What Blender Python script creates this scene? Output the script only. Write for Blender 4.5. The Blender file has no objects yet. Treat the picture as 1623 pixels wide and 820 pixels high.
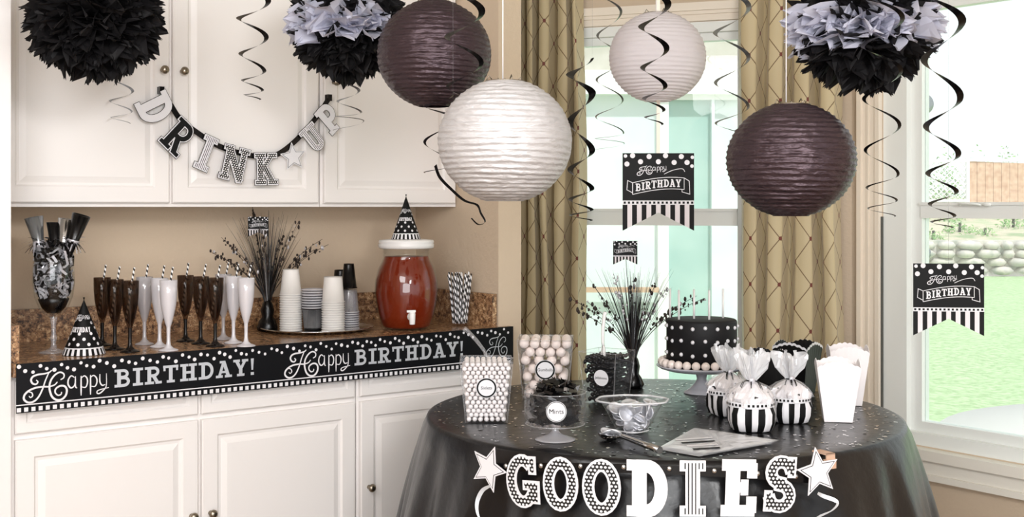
import bpy, math, random
from math import sin, cos, pi, sqrt, floor, radians as rad
from mathutils import Vector, Matrix
random.seed(7)
SC = bpy.context.scene
COL = SC.collection
F = 1907.0          # focal length in pixels of a 1623 px wide frame
EYE = 1.38
# ------------------------------------------------------------------ camera, world, light
cd = bpy.data.cameras.new('camera'); cam = bpy.data.objects.new('camera', cd); COL.objects.link(cam)
cd.sensor_width = 36; cd.lens = F/1623*36; cd.shift_y = -82/1623; cd.clip_end = 300
cam.location = (0, 0, EYE); cam.rotation_euler = (pi/2, 0, 0)
SC.camera = cam
SC.view_settings.view_transform = 'Standard'; SC.view_settings.look = 'None'
SC.view_settings.gamma = 1; SC.view_settings.exposure = 0.84; SC.view_settings.use_curve_mapping = False
SC.cycles.max_bounces = 8; SC.cycles.transparent_max_bounces = 24; SC.cycles.transmission_bounces = 8
SC.cycles.diffuse_bounces = 4; SC.cycles.glossy_bounces = 4
w = bpy.data.worlds.new('world'); SC.world = w; w.use_nodes = True
w.node_tree.nodes['Background'].inputs[0].default_value = (0.93, 0.97, 1.0, 1)
w.node_tree.nodes['Background'].inputs[1].default_value = .72
def light(name, kind, loc, target, energy, color=(1, 1, 1), size=1.0, sy=None):
    l = bpy.data.lights.new(name, kind); l.energy = energy; l.color = color
    if kind == 'AREA':
        l.shape = 'RECTANGLE'; l.size = size; l.size_y = sy or size
    o = bpy.data.objects.new(name, l); COL.objects.link(o); o.location = loc
    o.rotation_euler = (Vector(target)-Vector(loc)).to_track_quat('-Z', 'Y').to_euler()
    return o
s_ = light('sun', 'SUN', (0, -6, 12), (-2.5, 2.5, 0), 1.7, (1, .98, .95)); s_.data.angle = rad(2)
light('added_overhead_light', 'AREA', (1.2, -0.4, 2.55), (-.3, 3.9, 1.3), 54, (.985, .99, 1), .8)  # added soft key above camera right, not a ceiling fixture
light('added_overhead_light', 'AREA', (-.9, 1.2, 2.57), (.2, 3.6, .8), 32, (.99, .99, 1), 1.4)  # added overhead fill that lifts the right wall, no fixture there
light('added_rear_fill', 'AREA', (.3, -2.5, 1.5), (.3, 3.5, 1.3), 74, (.96, .98, 1), 3.2, 2.0)  # added soft fill across the open rear, no window there

# ------------------------------------------------------------------ materials
def lin(c):
    return tuple(((x/255)/12.92 if x/255 <= .04045 else ((x/255+.055)/1.055)**2.4) for x in c)+(1,)
def mat(name, c, rough=.5, metal=0, spec=.5, bump=None, trans=0, coat=0, sheen=0):
    m = bpy.data.materials.new(name); m.use_nodes = True
    nt = m.node_tree; b = nt.nodes['Principled BSDF']
    b.inputs['Base Color'].default_value = lin(c); b.inputs['Roughness'].default_value = rough
    b.inputs['Metallic'].default_value = metal; b.inputs['Specular IOR Level'].default_value = spec
    b.inputs['Coat Weight'].default_value = coat
    if sheen: b.inputs['Sheen Weight'].default_value = sheen
    if bump:
        scale, strength, stretch = bump
        tc = nt.nodes.new('ShaderNodeTexCoord'); mp = nt.nodes.new('ShaderNodeMapping'); mp.inputs['Scale'].default_value = stretch
        nz = nt.nodes.new('ShaderNodeTexNoise'); nz.inputs['Scale'].default_value = scale; nz.inputs['Detail'].default_value = 4
        bp = nt.nodes.new('ShaderNodeBump'); bp.inputs['Strength'].default_value = strength; bp.inputs['Distance'].default_value = .01
        nt.links.new(tc.outputs['Object'], mp.inputs[0]); nt.links.new(mp.outputs[0], nz.inputs['Vector'])
        nt.links.new(nz.outputs['Fac'], bp.inputs['Height']); nt.links.new(bp.outputs[0], b.inputs['Normal'])
    if trans:
        tr = nt.nodes.new('ShaderNodeBsdfTranslucent'); tr.inputs[0].default_value = lin(c)
        mx = nt.nodes.new('ShaderNodeMixShader'); mx.inputs[0].default_value = trans
        nt.links.new(b.outputs[0], mx.inputs[1]); nt.links.new(tr.outputs[0], mx.inputs[2])
        nt.links.new(mx.outputs[0], nt.nodes['Material Output'].inputs[0])
    return m
def clear(name, tint=(1, 1, 1), gloss=.08, rough=.03, body=0, bodycol=(235, 235, 240)):
    """thin clear plastic or glass: see-through with a fresnel gloss and, if wanted, a little milky body"""
    m = bpy.data.materials.new(name); m.use_nodes = True; nt = m.node_tree; n = nt.nodes
    n.remove(n['Principled BSDF'])
    t = n.new('ShaderNodeBsdfTransparent'); t.inputs[0].default_value = (*tint, 1)
    g = n.new('ShaderNodeBsdfGlossy'); g.inputs['Roughness'].default_value = rough
    lw = n.new('ShaderNodeLayerWeight'); lw.inputs[0].default_value = .3
    pw = n.new('ShaderNodeMath'); pw.operation = 'POWER'; pw.inputs[1].default_value = 2.5; nt.links.new(lw.outputs['Facing'], pw.inputs[0])
    a = n.new('ShaderNodeMath'); a.operation = 'MULTIPLY_ADD'; a.inputs[1].default_value = .5; a.inputs[2].default_value = gloss
    nt.links.new(pw.outputs[0], a.inputs[0]); a.use_clamp = True
    mx = n.new('ShaderNodeMixShader')
    nt.links.new(a.outputs[0], mx.inputs[0]); nt.links.new(g.outputs[0], mx.inputs[2])
    if body:
        d = n.new('ShaderNodeBsdfDiffuse'); d.inputs[0].default_value = lin(bodycol)
        m2 = n.new('ShaderNodeMixShader'); m2.inputs[0].default_value = body
        nt.links.new(t.outputs[0], m2.inputs[1]); nt.links.new(d.outputs[0], m2.inputs[2]); nt.links.new(m2.outputs[0], mx.inputs[1])
    else:
        nt.links.new(t.outputs[0], mx.inputs[1])
    nt.links.new(mx.outputs[0], n['Material Output'].inputs[0])
    return m
class NB:
    def __init__(s, m): s.nt = m.node_tree; s.b = s.nt.nodes['Principled BSDF']
    def m(s, op, a, b=None, c=None):
        n = s.nt.nodes.new('ShaderNodeMath'); n.operation = op
        for i, v in enumerate((a, b, c)):
            if v is None: continue
            if isinstance(v, (int, float)): n.inputs[i].default_value = v
            else: s.nt.links.new(v, n.inputs[i])
        return n.outputs[0]
    def coords(s, kind='Object'):
        tc = s.nt.nodes.new('ShaderNodeTexCoord'); sp = s.nt.nodes.new('ShaderNodeSeparateXYZ')
        s.nt.links.new(tc.outputs[kind], sp.inputs[0]); return sp.outputs
    def mix(s, fac, a, b):
        n = s.nt.nodes.new('ShaderNodeMix'); n.data_type = 'RGBA'
        if isinstance(fac, (int, float)): n.inputs[0].default_value = fac
        else: s.nt.links.new(fac, n.inputs[0])
        for i, v in ((6, a), (7, b)):
            if isinstance(v, tuple): n.inputs[i].default_value = v
            else: s.nt.links.new(v, n.inputs[i])
        return n.outputs[2]
    def base(s, o): s.nt.links.new(o, s.b.inputs['Base Color'])
def dotmat(name, bg, fg, p, r):
    m = mat(name, bg, .5); k = NB(m); x, y, z = k.coords()
    zz = k.m('DIVIDE', z, p*.866); row = k.m('FLOOR', zz)
    xx = k.m('ADD', k.m('DIVIDE', x, p), k.m('MULTIPLY', row, .5))
    dx = k.m('SUBTRACT', k.m('FRACT', xx), .5); dz = k.m('SUBTRACT', k.m('FRACT', zz), .5)
    d = k.m('SQRT', k.m('ADD', k.m('MULTIPLY', dx, dx), k.m('MULTIPLY', dz, dz)))
    k.base(k.mix(k.m('LESS_THAN', d, r), lin(bg), lin(fg))); return m
def stripemat(name, a, b, p, axis=0, duty=.5):
    m = mat(name, a, .5); k = NB(m); c = k.coords()
    k.base(k.mix(k.m('GREATER_THAN', k.m('FRACT', k.m('DIVIDE', c[axis], p)), duty), lin(a), lin(b))); return m

M = {}
M['cab'] = mat('cabinet_paint', (238, 233, 230), .42)
M['wall'] = mat('wall_paint', (208, 188, 164), .8, bump=(60, .25, (1, 1, 1)))
M['ceil'] = mat('ceiling_paint', (235, 230, 222), .9)
M['floor'] = mat('floor_tile', (150, 125, 100), .5)
M['trim'] = mat('window_trim', (238, 233, 222), .5)
M['casing'] = mat('window_casing_cream', (240, 228, 212), .5)
M['sash'] = mat('window_vinyl', (240, 242, 238), .4)
M['gap'] = mat('seal_gap', (90, 90, 85), .8)
M['nickel'] = mat('brushed_nickel', (150, 140, 125), .3, 1)
M['black'] = mat('black_card', (5, 5, 6), .6, spec=.25)
M['navy'] = mat('banner_black_foil', (5, 6, 11), .5, spec=.22)
M['white'] = mat('white_card', (226, 224, 227), .55)
M['silverfoil'] = mat('silver_print', (205, 208, 214), .35, .3)
M['silver'] = mat('silver_metal', (205, 205, 205), .18, 1)
M['pinkish'] = mat('ribbon_print_white', (225, 218, 220), .6)
M['cloth'] = mat('black_plastic_cloth', (17, 16, 18), .29, spec=.45, bump=(14, .35, (1, 1, 1)))
M['blackpaper'] = mat('black_tissue', (14, 11, 13), .7, spec=.35, trans=.08)
M['whitepaper'] = mat('white_tissue', (212, 212, 226), .85, trans=.35)
M['lan_silver'] = mat('silver_paper', (196, 193, 193), .5, .35, bump=(38, .8, (.6, .6, 1.8)))
M['lan_black'] = mat('gunmetal_paper', (74, 60, 65), .38, .65, bump=(38, .9, (.6, .6, 1.8)))
M['lan_white'] = mat('white_lantern_paper', (236, 230, 232), .7, trans=.4, bump=(45, .35, (.5, .5, 2.2)))
M['cord'] = mat('white_cord', (235, 230, 228), .7)
M['foil_black'] = mat('black_foil', (10, 8, 9), .25, .3)
M['foil_silver'] = mat('silver_foil', (150, 154, 158), .25, .8)
M['swirlwhite'] = mat('white_foil', (215, 218, 222), .3, .3)
M['smoke'] = clear('smoke_plastic', (.52, .45, .40), .03, .05, .05, (60, 48, 42))
M['smoke_solid'] = mat('smoke_stem', (22, 17, 15), .2, spec=.3)
M['pearl'] = clear('pearl_plastic', (.9, .9, .92), .12, .1, .42, (225, 222, 226))
M['pearl_white'] = clear('pearl_white_plastic', (.9, .9, .92), .12, .1, .7, (238, 234, 238))
M['clear'] = clear('clear_plastic', (.985, .985, .99), .015, .03, .006)
M['clear_cup'] = clear('clear_cup_plastic', (.93, .93, .94), .09, .06, .14)
M['clear_milky'] = clear('cellophane', (.98, .98, .985), .10, .15, .10)
M['cello_white'] = clear('white_cellophane', (.98, .98, .985), .14, .15, .5, (252, 252, 254))
M['dish'] = clear('clear_dish', (.985, .985, .99), .02, .03, .012)
M['glass'] = clear('vase_glass', (.97, .98, .98), .035, .02, .0)
M['pane'] = clear('window_glass', (.98, 1, .99), .02, .0, .10, (240, 250, 250))  # milky body puts the bleached outdoor veil into the glass colour
M['tea'] = mat('iced_tea', (122, 36, 9), .3, spec=.2)
M['gumball'] = mat('gumball_white', (240, 226, 218), .3)
M['sixlet'] = mat('candy_pearl_white', (238, 232, 230), .18, coat=.5)
M['bean'] = mat('candy_black', (9, 8, 9), .22, spec=.4)
M['mint'] = mat('mint_wrapper', (10, 9, 10), .25)
M['coin'] = mat('coin_foil', (222, 222, 226), .28, .45)
M['paper'] = mat('white_box_board', (246, 240, 240), .55)
M['blackbox'] = mat('black_box_board', (10, 9, 10), .5, spec=.3)
M['fondant'] = mat('black_fondant', (22, 21, 23), .6, spec=.3)
M['whiteplast'] = mat('white_plastic', (240, 238, 236), .3)
M['porcelain'] = mat('cake_stand_glaze', (196, 196, 204), .3)
M['whitecup'] = mat('paper_cup_white', (238, 234, 230), .5)
M['shred'] = mat('silver_shred', (205, 202, 208), .35, .4)
M['stem'] = mat('grass_foil', (24, 20, 20), .4)
M['twig'] = mat('twig_brown', (44, 32, 26), .6)
M['ldots'] = dotmat('letter_dots', (8, 7, 8), (238, 234, 234), .0105, .33)
M['ldots2'] = dotmat('letter_small_dots', (8, 8, 8), (238, 234, 234), .0085, .30)
M['lstripe'] = stripemat('letter_stripes', (238, 234, 234), (24, 22, 24), .0085, 0, .62)
M['lstripe2'] = stripemat('letter_fine_stripes', (236, 232, 236), (60, 56, 64), .0062, 0, .6)
M['straw'] = mat('straw_stripe', (240, 238, 238), .5)
_k = NB(M['straw']); _x, _y, _z = _k.coords('UV')
_k.base(_k.mix(_k.m('GREATER_THAN', _k.m('FRACT', _k.m('ADD', _x, _y)), .52), lin((244, 242, 242)), lin((18, 16, 18))))
# granite
M['granite'] = mat('brown_granite', (120, 90, 64), .22); _k = NB(M['granite']); nt = _k.nt
tc = nt.nodes.new('ShaderNodeTexCoord')
v1 = nt.nodes.new('ShaderNodeTexNoise'); v1.inputs['Scale'].default_value = 70; v1.inputs['Detail'].default_value = 5; v1.inputs['Roughness'].default_value = .7
v2 = nt.nodes.new('ShaderNodeTexVoronoi'); v2.inputs['Scale'].default_value = 120
nt.links.new(tc.outputs['Object'], v1.inputs['Vector']); nt.links.new(tc.outputs['Object'], v2.inputs['Vector'])
r1 = nt.nodes.new('ShaderNodeValToRGB'); e = r1.color_ramp.elements
e[0].position = .36; e[0].color = lin((64, 48, 38)); e[1].position = .66; e[1].color = lin((222, 190, 150))
q = e.new(.47); q.color = lin((140, 102, 72)); q = e.new(.56); q.color = lin((176, 136, 98))
nt.links.new(v1.outputs['Fac'], r1.inputs[0])
nt.links.new(_k.mix(_k.m('LESS_THAN', v2.outputs['Distance'], .22), r1.outputs[0], lin((70, 56, 48))), _k.b.inputs['Base Color'])
# curtain fabric, diamonds drawn by the weave (UV is the flat cloth in metres)
M['curtain'] = mat('curtain_fabric', (168, 150, 108), .6, sheen=.3); _k = NB(M['curtain']); u, v, _ = _k.coords('UV')
def _line(k, e):
    f = k.m('ABSOLUTE', k.m('SUBTRACT', k.m('FRACT', e), .5)); return k.m('LESS_THAN', f, .018)
pu, pv = .135, .192
a = _k.m('ADD', _k.m('DIVIDE', u, pu), _k.m('DIVIDE', v, pv)); b = _k.m('SUBTRACT', _k.m('DIVIDE', u, pu), _k.m('DIVIDE', v, pv))
L = _k.m('MAXIMUM', _line(_k, a), _line(_k, b))
fa = _k.m('SUBTRACT', _k.m('FRACT', a), .5); fb = _k.m('SUBTRACT', _k.m('FRACT', b), .5)
D = _k.m('LESS_THAN', _k.m('ADD', _k.m('MULTIPLY', fa, fa), _k.m('MULTIPLY', fb, fb)), .0042)
c0 = _k.mix(L, lin((198, 180, 142)), lin((118, 94, 62)))
_k.base(_k.mix(D, c0, lin((110, 44, 30))))
# outdoors
def noisy(name, cols, scale, rough=.9):
    m = mat(name, cols[0], rough); k = NB(m); nt = k.nt
    tc = nt.nodes.new('ShaderNodeTexCoord'); n = nt.nodes.new('ShaderNodeTexNoise'); n.inputs['Scale'].default_value = scale; n.inputs['Detail'].default_value = 6
    nt.links.new(tc.outputs['Object'], n.inputs['Vector']); r = nt.nodes.new('ShaderNodeValToRGB')
    e = r.color_ramp.elements; e[0].position = .35; e[0].color = lin(cols[0]); e[1].position = .65; e[1].color = lin(cols[-1])
    for i, c in enumerate(cols[1:-1]):
        q = e.new(.35+.3*(i+1)/(len(cols)-1)); q.color = lin(c)
    nt.links.new(n.outputs['Fac'], r.inputs[0]); k.base(r.outputs[0]); return m
M['lawn'] = noisy('lawn_grass', [(150, 178, 128), (170, 196, 148), (190, 210, 168)], 22)
M['hill'] = noisy('hillside_soil', [(150, 165, 128), (205, 192, 172), (176, 184, 150)], 1.6)
M['stone'] = noisy('stone_wall', [(176, 176, 168), (216, 208, 200), (196, 190, 186)], 3.5)
M['leaf'] = noisy('bush_leaves', [(110, 150, 90), (160, 195, 130)], 6)
M['woodfence'] = noisy('fence_boards', [(200, 160, 135), (222, 190, 165)], 8)
M['concrete'] = mat('patio_concrete', (225, 222, 218), .9)
M['stucco'] = noisy('stucco', [(190, 186, 172), (204, 200, 188)], 12)
M['whitewall'] = mat('outer_white_paint', (244, 244, 244), .7)
M['mint_glass'] = noisy('door_curtain_mint', [(166, 200, 196), (192, 218, 214)], 2.2, .25)
M['pale_glass'] = noisy('door_curtain_pale', [(222, 234, 238), (238, 244, 246)], 2, .25)

# ------------------------------------------------------------------ mesh builder
class MB:
    def __init__(s): s.v = []; s.f = []; s.mi = []; s.sm = []; s.uv = {}
    def add(s, vs, fs, mi=0, sm=False):
        o = len(s.v); s.v += [tuple(p) for p in vs]
        for f in fs: s.f.append(tuple(i+o for i in f)); s.mi.append(mi); s.sm.append(sm)
        return o
    def box(s, x0, x1, y0, y1, z0, z1, mi=0, T=None):
        vs = [Vector((x, y, z)) for x in (x0, x1) for y in (y0, y1) for z in (z0, z1)]
        if T: vs = [T @ p for p in vs]
        s.add(vs, [(0, 1, 3, 2), (4, 6, 7, 5), (0, 4, 5, 1), (2, 3, 7, 6), (0, 2, 6, 4), (1, 5, 7, 3)], mi)
    def lathe(s, prof, n=32, mi=0, T=None, sm=True, fn=None, a0=0, a1=2*pi):
        full = abs(a1-a0-2*pi) < 1e-6; m = n if full else n+1
        vs = []
        for (r, z) in prof:
            for k in range(m):
                a = a0+(a1-a0)*k/n; rr = fn(a, r, z) if fn else r
                p = Vector((rr*cos(a), rr*sin(a), z)); vs.append(T @ p if T else p)
        fs = []
        for i in range(len(prof)-1):
            for k in range(n):
                k2 = (k+1) % m
                fs.append((i*m+k, i*m+k2, (i+1)*m+k2, (i+1)*m+k))
        mif = mi if not callable(mi) else 0
        o = s.add(vs, fs, mif, sm)
        if callable(mi):
            c = len(s.f)-len(fs)
            for i in range(len(prof)-1):
                for k in range(n): s.mi[c+i*n+k] = mi(i, k)
    def tube(s, path, r, n=8, mi=0, caps=True, uvs=None, uo=0):
        path = [Vector(p) for p in path]; o = len(s.v); N = len(path)
        up = None
        for i, p in enumerate(path):
            t = (path[min(i+1, N-1)]-path[max(i-1, 0)]).normalized()
            if up is None: up = t.orthogonal().normalized()
            up = (up-t*up.dot(t)).normalized(); q = t.cross(up)
            rr = r(i/(N-1)) if callable(r) else r
            for k in range(n): s.v.append(tuple(p+(up*cos(2*pi*k/n)+q*sin(2*pi*k/n))*rr))
        ln = [0]
        for i in range(1, N): ln.append(ln[-1]+(path[i]-path[i-1]).length)
        for i in range(N-1):
            for k in range(n):
                k2 = (k+1) % n
                if uvs:
                    s.uv[len(s.f)] = [(k/n+uo, ln[i]/uvs), ((k+1)/n+uo, ln[i]/uvs), ((k+1)/n+uo, ln[i+1]/uvs), (k/n+uo, ln[i+1]/uvs)]
                s.f.append((o+i*n+k, o+i*n+k2, o+(i+1)*n+k2, o+(i+1)*n+k)); s.mi.append(mi); s.sm.append(True)
        if caps:
            s.f.append(tuple(o+k for k in range(n))[::-1]); s.mi.append(mi); s.sm.append(False)
            s.f.append(tuple(o+(N-1)*n+k for k in range(n))); s.mi.append(mi); s.sm.append(False)
    def ball(s, c, r, n=12, mi=0, sc=(1, 1, 1), R=None):
        h = max(4, n//2); T = Matrix.Translation(c) @ (R.to_4x4() if R else Matrix()) @ Matrix.Diagonal((*[r*k for k in sc], 1))
        s.lathe([(max(1e-4, sin(pi*i/h)), -cos(pi*i/h)) for i in range(h+1)], n, mi, T)
    def strip(s, pts, dirs, wd, mi=0, f=None):
        N = len(pts); vs = []
        for i in range(N):
            ww = wd(i/(N-1)) if callable(wd) else wd
            vs += [pts[i]-dirs[i]*ww/2, pts[i]+dirs[i]*ww/2]
        s.add(vs, [(2*i, 2*i+1, 2*i+3, 2*i+2) for i in range(N-1)], mi, True)
    def build(s, name, mats, parent=None, loc=None, rot=None):
        me = bpy.data.meshes.new(name); me.from_pydata(s.v, [], s.f)
        if not isinstance(mats, (list, tuple)): mats = [mats]
        for m in mats: me.materials.append(M[m] if isinstance(m, str) else m)
        me.polygons.foreach_set('material_index', s.mi); me.polygons.foreach_set('use_smooth', s.sm)
        if s.uv:
            ul = me.uv_layers.new(name='uv')
            for fi, uv in s.uv.items():
                p = me.polygons[fi]
                for li, c in zip(p.loop_indices, uv): ul.data[li].uv = c
        me.update()
        o = bpy.data.objects.new(name, me); COL.objects.link(o)
        if parent: o.parent = parent
        if loc is not None: o.location = loc
        if rot is not None: o.rotation_euler = rot
        return o
def tag(o, label=None, cat=None, group=None, kind=None):
    if label: o['label'] = label
    if cat: o['category'] = cat
    if group: o['group'] = group
    if kind: o['kind'] = kind
    return o
def empty(name, loc=(0, 0, 0), rz=0, label=None, cat=None, group=None):
    o = bpy.data.objects.new(name, None); COL.objects.link(o); o.location = loc; o.rotation_euler = (0, 0, rz)
    o.empty_display_size = .05
    return tag(o, label, cat, group)
def copy_tree(o, loc=None, rot=None, label=None, parent=None):
    c = o.copy(); COL.objects.link(c)
    if parent: c.parent = parent
    if loc is not None: c.location = loc
    if rot is not None: c.rotation_euler = rot
    if label: c['label'] = label
    for ch in list(o.children): copy_tree(ch, parent=c)
    return c
def struct(o): o['kind'] = 'structure'; return o

# points of the place: on a level plane of height z, or at a given distance
def at(x, y, D): return Vector(((x-811.5)/F*D, D, EYE-(y-328)/F*D))
def on(x, y, z):
    D = F*(EYE-z)/(y-328); return Vector(((x-811.5)/F*D, D, z))
# cabinet run: local x along the counter front, local y into the wall
CO = Vector((-1.452, 3.51, 0)); CA = rad(37.44)
CR = Matrix.Rotation(CA, 4, 'Z'); CT = Matrix.Translation(CO) @ CR
def cab(x, y, yl):
    """local (x, z) on the cabinet plane at local depth yl"""
    S = (cos(CA), sin(CA)); Nn = (-sin(CA), cos(CA)); k = (x-811.5)/F
    ox, oy = CO.x+Nn[0]*yl, CO.y+Nn[1]*yl
    s = (k*oy-ox)/(S[0]-k*S[1]); D = oy+S[1]*s
    return s, EYE-(y-328)/F*D

# ------------------------------------------------------------------ strokes and glyphs
def arc(cx, cy, rx, ry, a0, a1, n=10):
    return [(cx+rx*cos(rad(a0+(a1-a0)*i/n)), cy+ry*sin(rad(a0+(a1-a0)*i/n))) for i in range(n+1)]
def smooth(pts, k=4):
    out = []; n = len(pts)
    for i in range(n-1):
        p0, p1, p2, p3 = pts[max(i-1, 0)], pts[i], pts[i+1], pts[min(i+2, n-1)]
        for j in range(k):
            t = j/k
            out.append(tuple(.5*((2*p1[d])+(-p0[d]+p2[d])*t+(2*p0[d]-5*p1[d]+4*p2[d]-p3[d])*t*t+(-p0[d]+3*p1[d]-3*p2[d]+p3[d])*t**3) for d in range(len(p1))))
    out.append(tuple(pts[-1])); return out
def stroke(mb, pts, wd, f, off=0, mi=0, ext=0, thick=0, closed=False, side=None):
    P = [Vector(p) for p in pts]; n = len(P)
    if ext and not closed:
        P[0] = P[0]-(P[1]-P[0]).normalized()*ext; P[-1] = P[-1]+(P[-1]-P[-2]).normalized()*ext
    Lf, Rt = [], []
    for i in range(n):
        if closed: a, b = P[(i-1) % n], P[(i+1) % n]; d1 = (P[i]-a).normalized(); d2 = (b-P[i]).normalized()
        else: d1 = (P[i]-P[i-1]).normalized() if i else (P[1]-P[0]).normalized(); d2 = (P[i+1]-P[i]).normalized() if i < n-1 else d1
        t = (d1+d2); t = t.normalized() if t.length > 1e-6 else d1
        nn = Vector((-t.y, t.x)); c = max(.6, nn.dot(Vector((-d1.y, d1.x))))
        w2 = (wd(i/(n-1)) if callable(wd) else wd)/2/c
        Lf.append(P[i]+nn*w2); Rt.append(P[i]-nn*w2)
    m = n if closed else n-1
    vs = [f(p.x, p.y, off) for p in Lf]+[f(p.x, p.y, off) for p in Rt]
    fs = [(i, (i+1) % n, n+(i+1) % n, n+i) for i in range(m)]
    mb.add(vs, fs, mi)
    if thick:
        vs2 = vs+[f(p.x, p.y, off-thick) for p in Lf]+[f(p.x, p.y, off-thick) for p in Rt]
        fs = [(i, (i+1) % n, 2*n+(i+1) % n, 2*n+i) for i in range(m)]+[(n+i, n+(i+1) % n, 3*n+(i+1) % n, 3*n+i) for i in range(m)]+[(2*n+i, 2*n+(i+1) % n, 3*n+(i+1) % n, 3*n+i) for i in range(m)]
        if not closed: fs += [(0, n, 3*n, 2*n), (n-1, 2*n-1, 4*n-1, 3*n-1)]
        mb.add(vs2, fs, mi if side is None else side)
SW, SF = .2, .13
def ser(x0, x1, y): return ([(x0, y), (x1, y)], SF)
GL = {
 'I': (.46, [([(.23, 0), (.23, 1)], SW), ser(.02, .44, .065), ser(.02, .44, .935)]),
 'D': (.74, [([(.22, 0), (.22, 1)], SW), ser(.02, .3, .065), ser(.02, .3, .935), ([(.2, .92), (.36, .92)]+arc(.36, .5, .27, .42, 80, -80, 14)+[(.36, .08), (.2, .08)], .165)]),
 'O': (.7, [(arc(.35, .5, .26, .42, 0, 345, 23), .165, True)]),
 'G': (.72, [(arc(.36, .5, .27, .42, 52, 352, 20), .165), ([(.63, .1), (.63, .42)], .17), ([(.4, .42), (.72, .42)], .12), ([(.6, .68), (.6, .97)], .1)]),
 'E': (.66, [([(.2, 0), (.2, 1)], SW), ([(.02, .07), (.6, .07)], .14), ([(.02, .93), (.6, .93)], .14), ([(.2, .51), (.44, .51)], .12), ([(.57, 0.07), (.57, .3)], .12), ([(.57, .93), (.57, .72)], .12), ([(.43, .4), (.43, .62)], .07)]),
 'S': (.6, [(arc(.3, .72, .2, .2, 10, 270, 12)+arc(.3, .28, .21, .2, 90, -170, 12), .17), ([(.52, .66), (.52, .98)], .09), ([(.07, .02), (.07, .34)], .09)]),
 'B': (.72, [([(.2, 0), (.2, 1)], SW), ser(.02, .3, .065), ser(.02, .3, .935), ([(.2, .93), (.36, .93)]+arc(.38, .74, .17, .19, 80, -80, 9)+[(.36, .55), (.2, .55)], .14), ([(.2, .51), (.4, .51)]+arc(.4, .29, .2, .22, 80, -80, 9)+[(.4, .07), (.2, .07)], .15)]),
 'R': (.74, [([(.2, 0), (.2, 1)], SW), ser(.02, .4, .065), ser(.02, .3, .935), ([(.2, .93), (.38, .93)]+arc(.4, .71, .18, .22, 80, -80, 9)+[(.38, .48), (.2, .48)], .15), ([(.38, .48), (.56, .06)], .18), ([(.48, .065), (.74, .065)], SF)]),
 'T': (.7, [([(.35, 0), (.35, 1)], SW), ser(.18, .52, .065), ([(.02, .935), (.68, .935)], SF), ([(.07, .94), (.07, .7)], .1), ([(.63, .94), (.63, .7)], .1)]),
 'H': (.78, [([(.2, 0), (.2, 1)], SW), ([(.58, 0), (.58, 1)], SW), ([(.2, .5), (.58, .5)], .13), ser(.02, .37, .065), ser(.02, .37, .935), ser(.41, .76, .065), ser(.41, .76, .935)]),
 'A': (.76, [([(.17, .06), (.38, .97)], .15), ([(.6, .06), (.38, .97)], .19), ([(.24, .33), (.54, .33)], .11), ser(.02, .32, .065), ser(.44, .76, .065), ([(.2, .94), (.42, .94)], .12)]),
 'Y': (.74, [([(.37, 0), (.37, .45)], SW), ([(.16, .94), (.37, .42)], .18), ([(.58, .94), (.37, .42)], .15), ser(.2, .54, .065), ser(.02, .32, .935), ser(.43, .72, .935)]),
 'P': (.7, [([(.2, 0), (.2, 1)], SW), ser(.02, .4, .065), ser(.02, .3, .935), ([(.2, .93), (.4, .93)]+arc(.42, .69, .19, .24, 80, -80, 9)+[(.4, .45), (.2, .45)], .155)]),
 'N': (.84, [([(.18, 0), (.18, 1)], .16), ([(.66, 0), (.66, 1)], .16), ([(.16, .96), (.68, .04)], .2), ser(.02, .34, .065), ser(.02, .3, .935), ser(.5, .82, .935)]),
 'K': (.8, [([(.2, 0), (.2, 1)], SW), ([(.6, .94), (.24, .45)], .14), ([(.34, .56), (.62, .06)], .19), ser(.02, .38, .065), ser(.02, .38, .935), ser(.48, .78, .935), ser(.46, .8, .065)]),
 'U': (.76, [([(.2, .96), (.2, .36)]+arc(.38, .3, .18, .22, 190, 350, 10)+[(.56, .36), (.56, .96)], .17), ser(.02, .36, .935), ser(.42, .74, .935)]),
 '!': (.26, [([(.13, 1), (.13, .32)], lambda t: .2-.09*t), ([(.06, .08), (.2, .08)], .15)]),
}
def glyph(mb, ch, f, x0, y0, h, sx=1.0, grow=0, off=0, mi=0, thick=0, side=None):
    for k, st in enumerate(GL[ch][1]):
        pts = [(x0+p[0]*h*sx, y0+p[1]*h) for p in st[0]]
        wd = st[1]; ww = (lambda t, wd=wd: wd(t)*h) if callable(wd) else wd*h+grow*2
        stroke(mb, pts, ww, f, off+k*.00005, mi, ext=grow, thick=thick, closed=len(st) > 2, side=side)
def word(mb, txt, f, x0, x1, y0, h, **k):
    tot = sum(GL[c][0] for c in txt)+.06*(len(txt)-1); sx = (x1-x0)/(tot*h); x = x0
    for c in txt: glyph(mb, c, f, x, y0, h, sx, **k); x += (GL[c][0]+.06)*h*sx
def star_pts(r, ri=.46, rot=90): return [(r*(1 if i % 2 == 0 else ri)*cos(rad(rot+36*i)), r*(1 if i % 2 == 0 else ri)*sin(rad(rot+36*i))) for i in range(10)]
def poly(mb, pts, f, off, mi=0, thick=0, side=None):
    n = len(pts); c = (sum(p[0] for p in pts)/n, sum(p[1] for p in pts)/n)
    vs = [f(*p, off) for p in pts]+[f(*c, off)]
    mb.add(vs, [(i, (i+1) % n, n) for i in range(n)], mi)
    if thick:
        vs = [f(*p, off) for p in pts]+[f(*p, off-thick) for p in pts]+[f(*c, off-thick)]
        mb.add(vs, [(i, (i+1) % n, n+(i+1) % n, n+i) for i in range(n)]+[(n+i, n+(i+1) % n, 2*n) for i in range(n)], mi if side is None else side)
def disc(mb, x, y, r, f, off, mi=0, n=14): poly(mb, [(x+r*cos(2*pi*i/n), y+r*sin(2*pi*i/n)) for i in range(n)], f, off, mi)
XZ = lambda x, z, o: Vector((x, -o, z))      # flat card: x right, z up, facing -y
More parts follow.
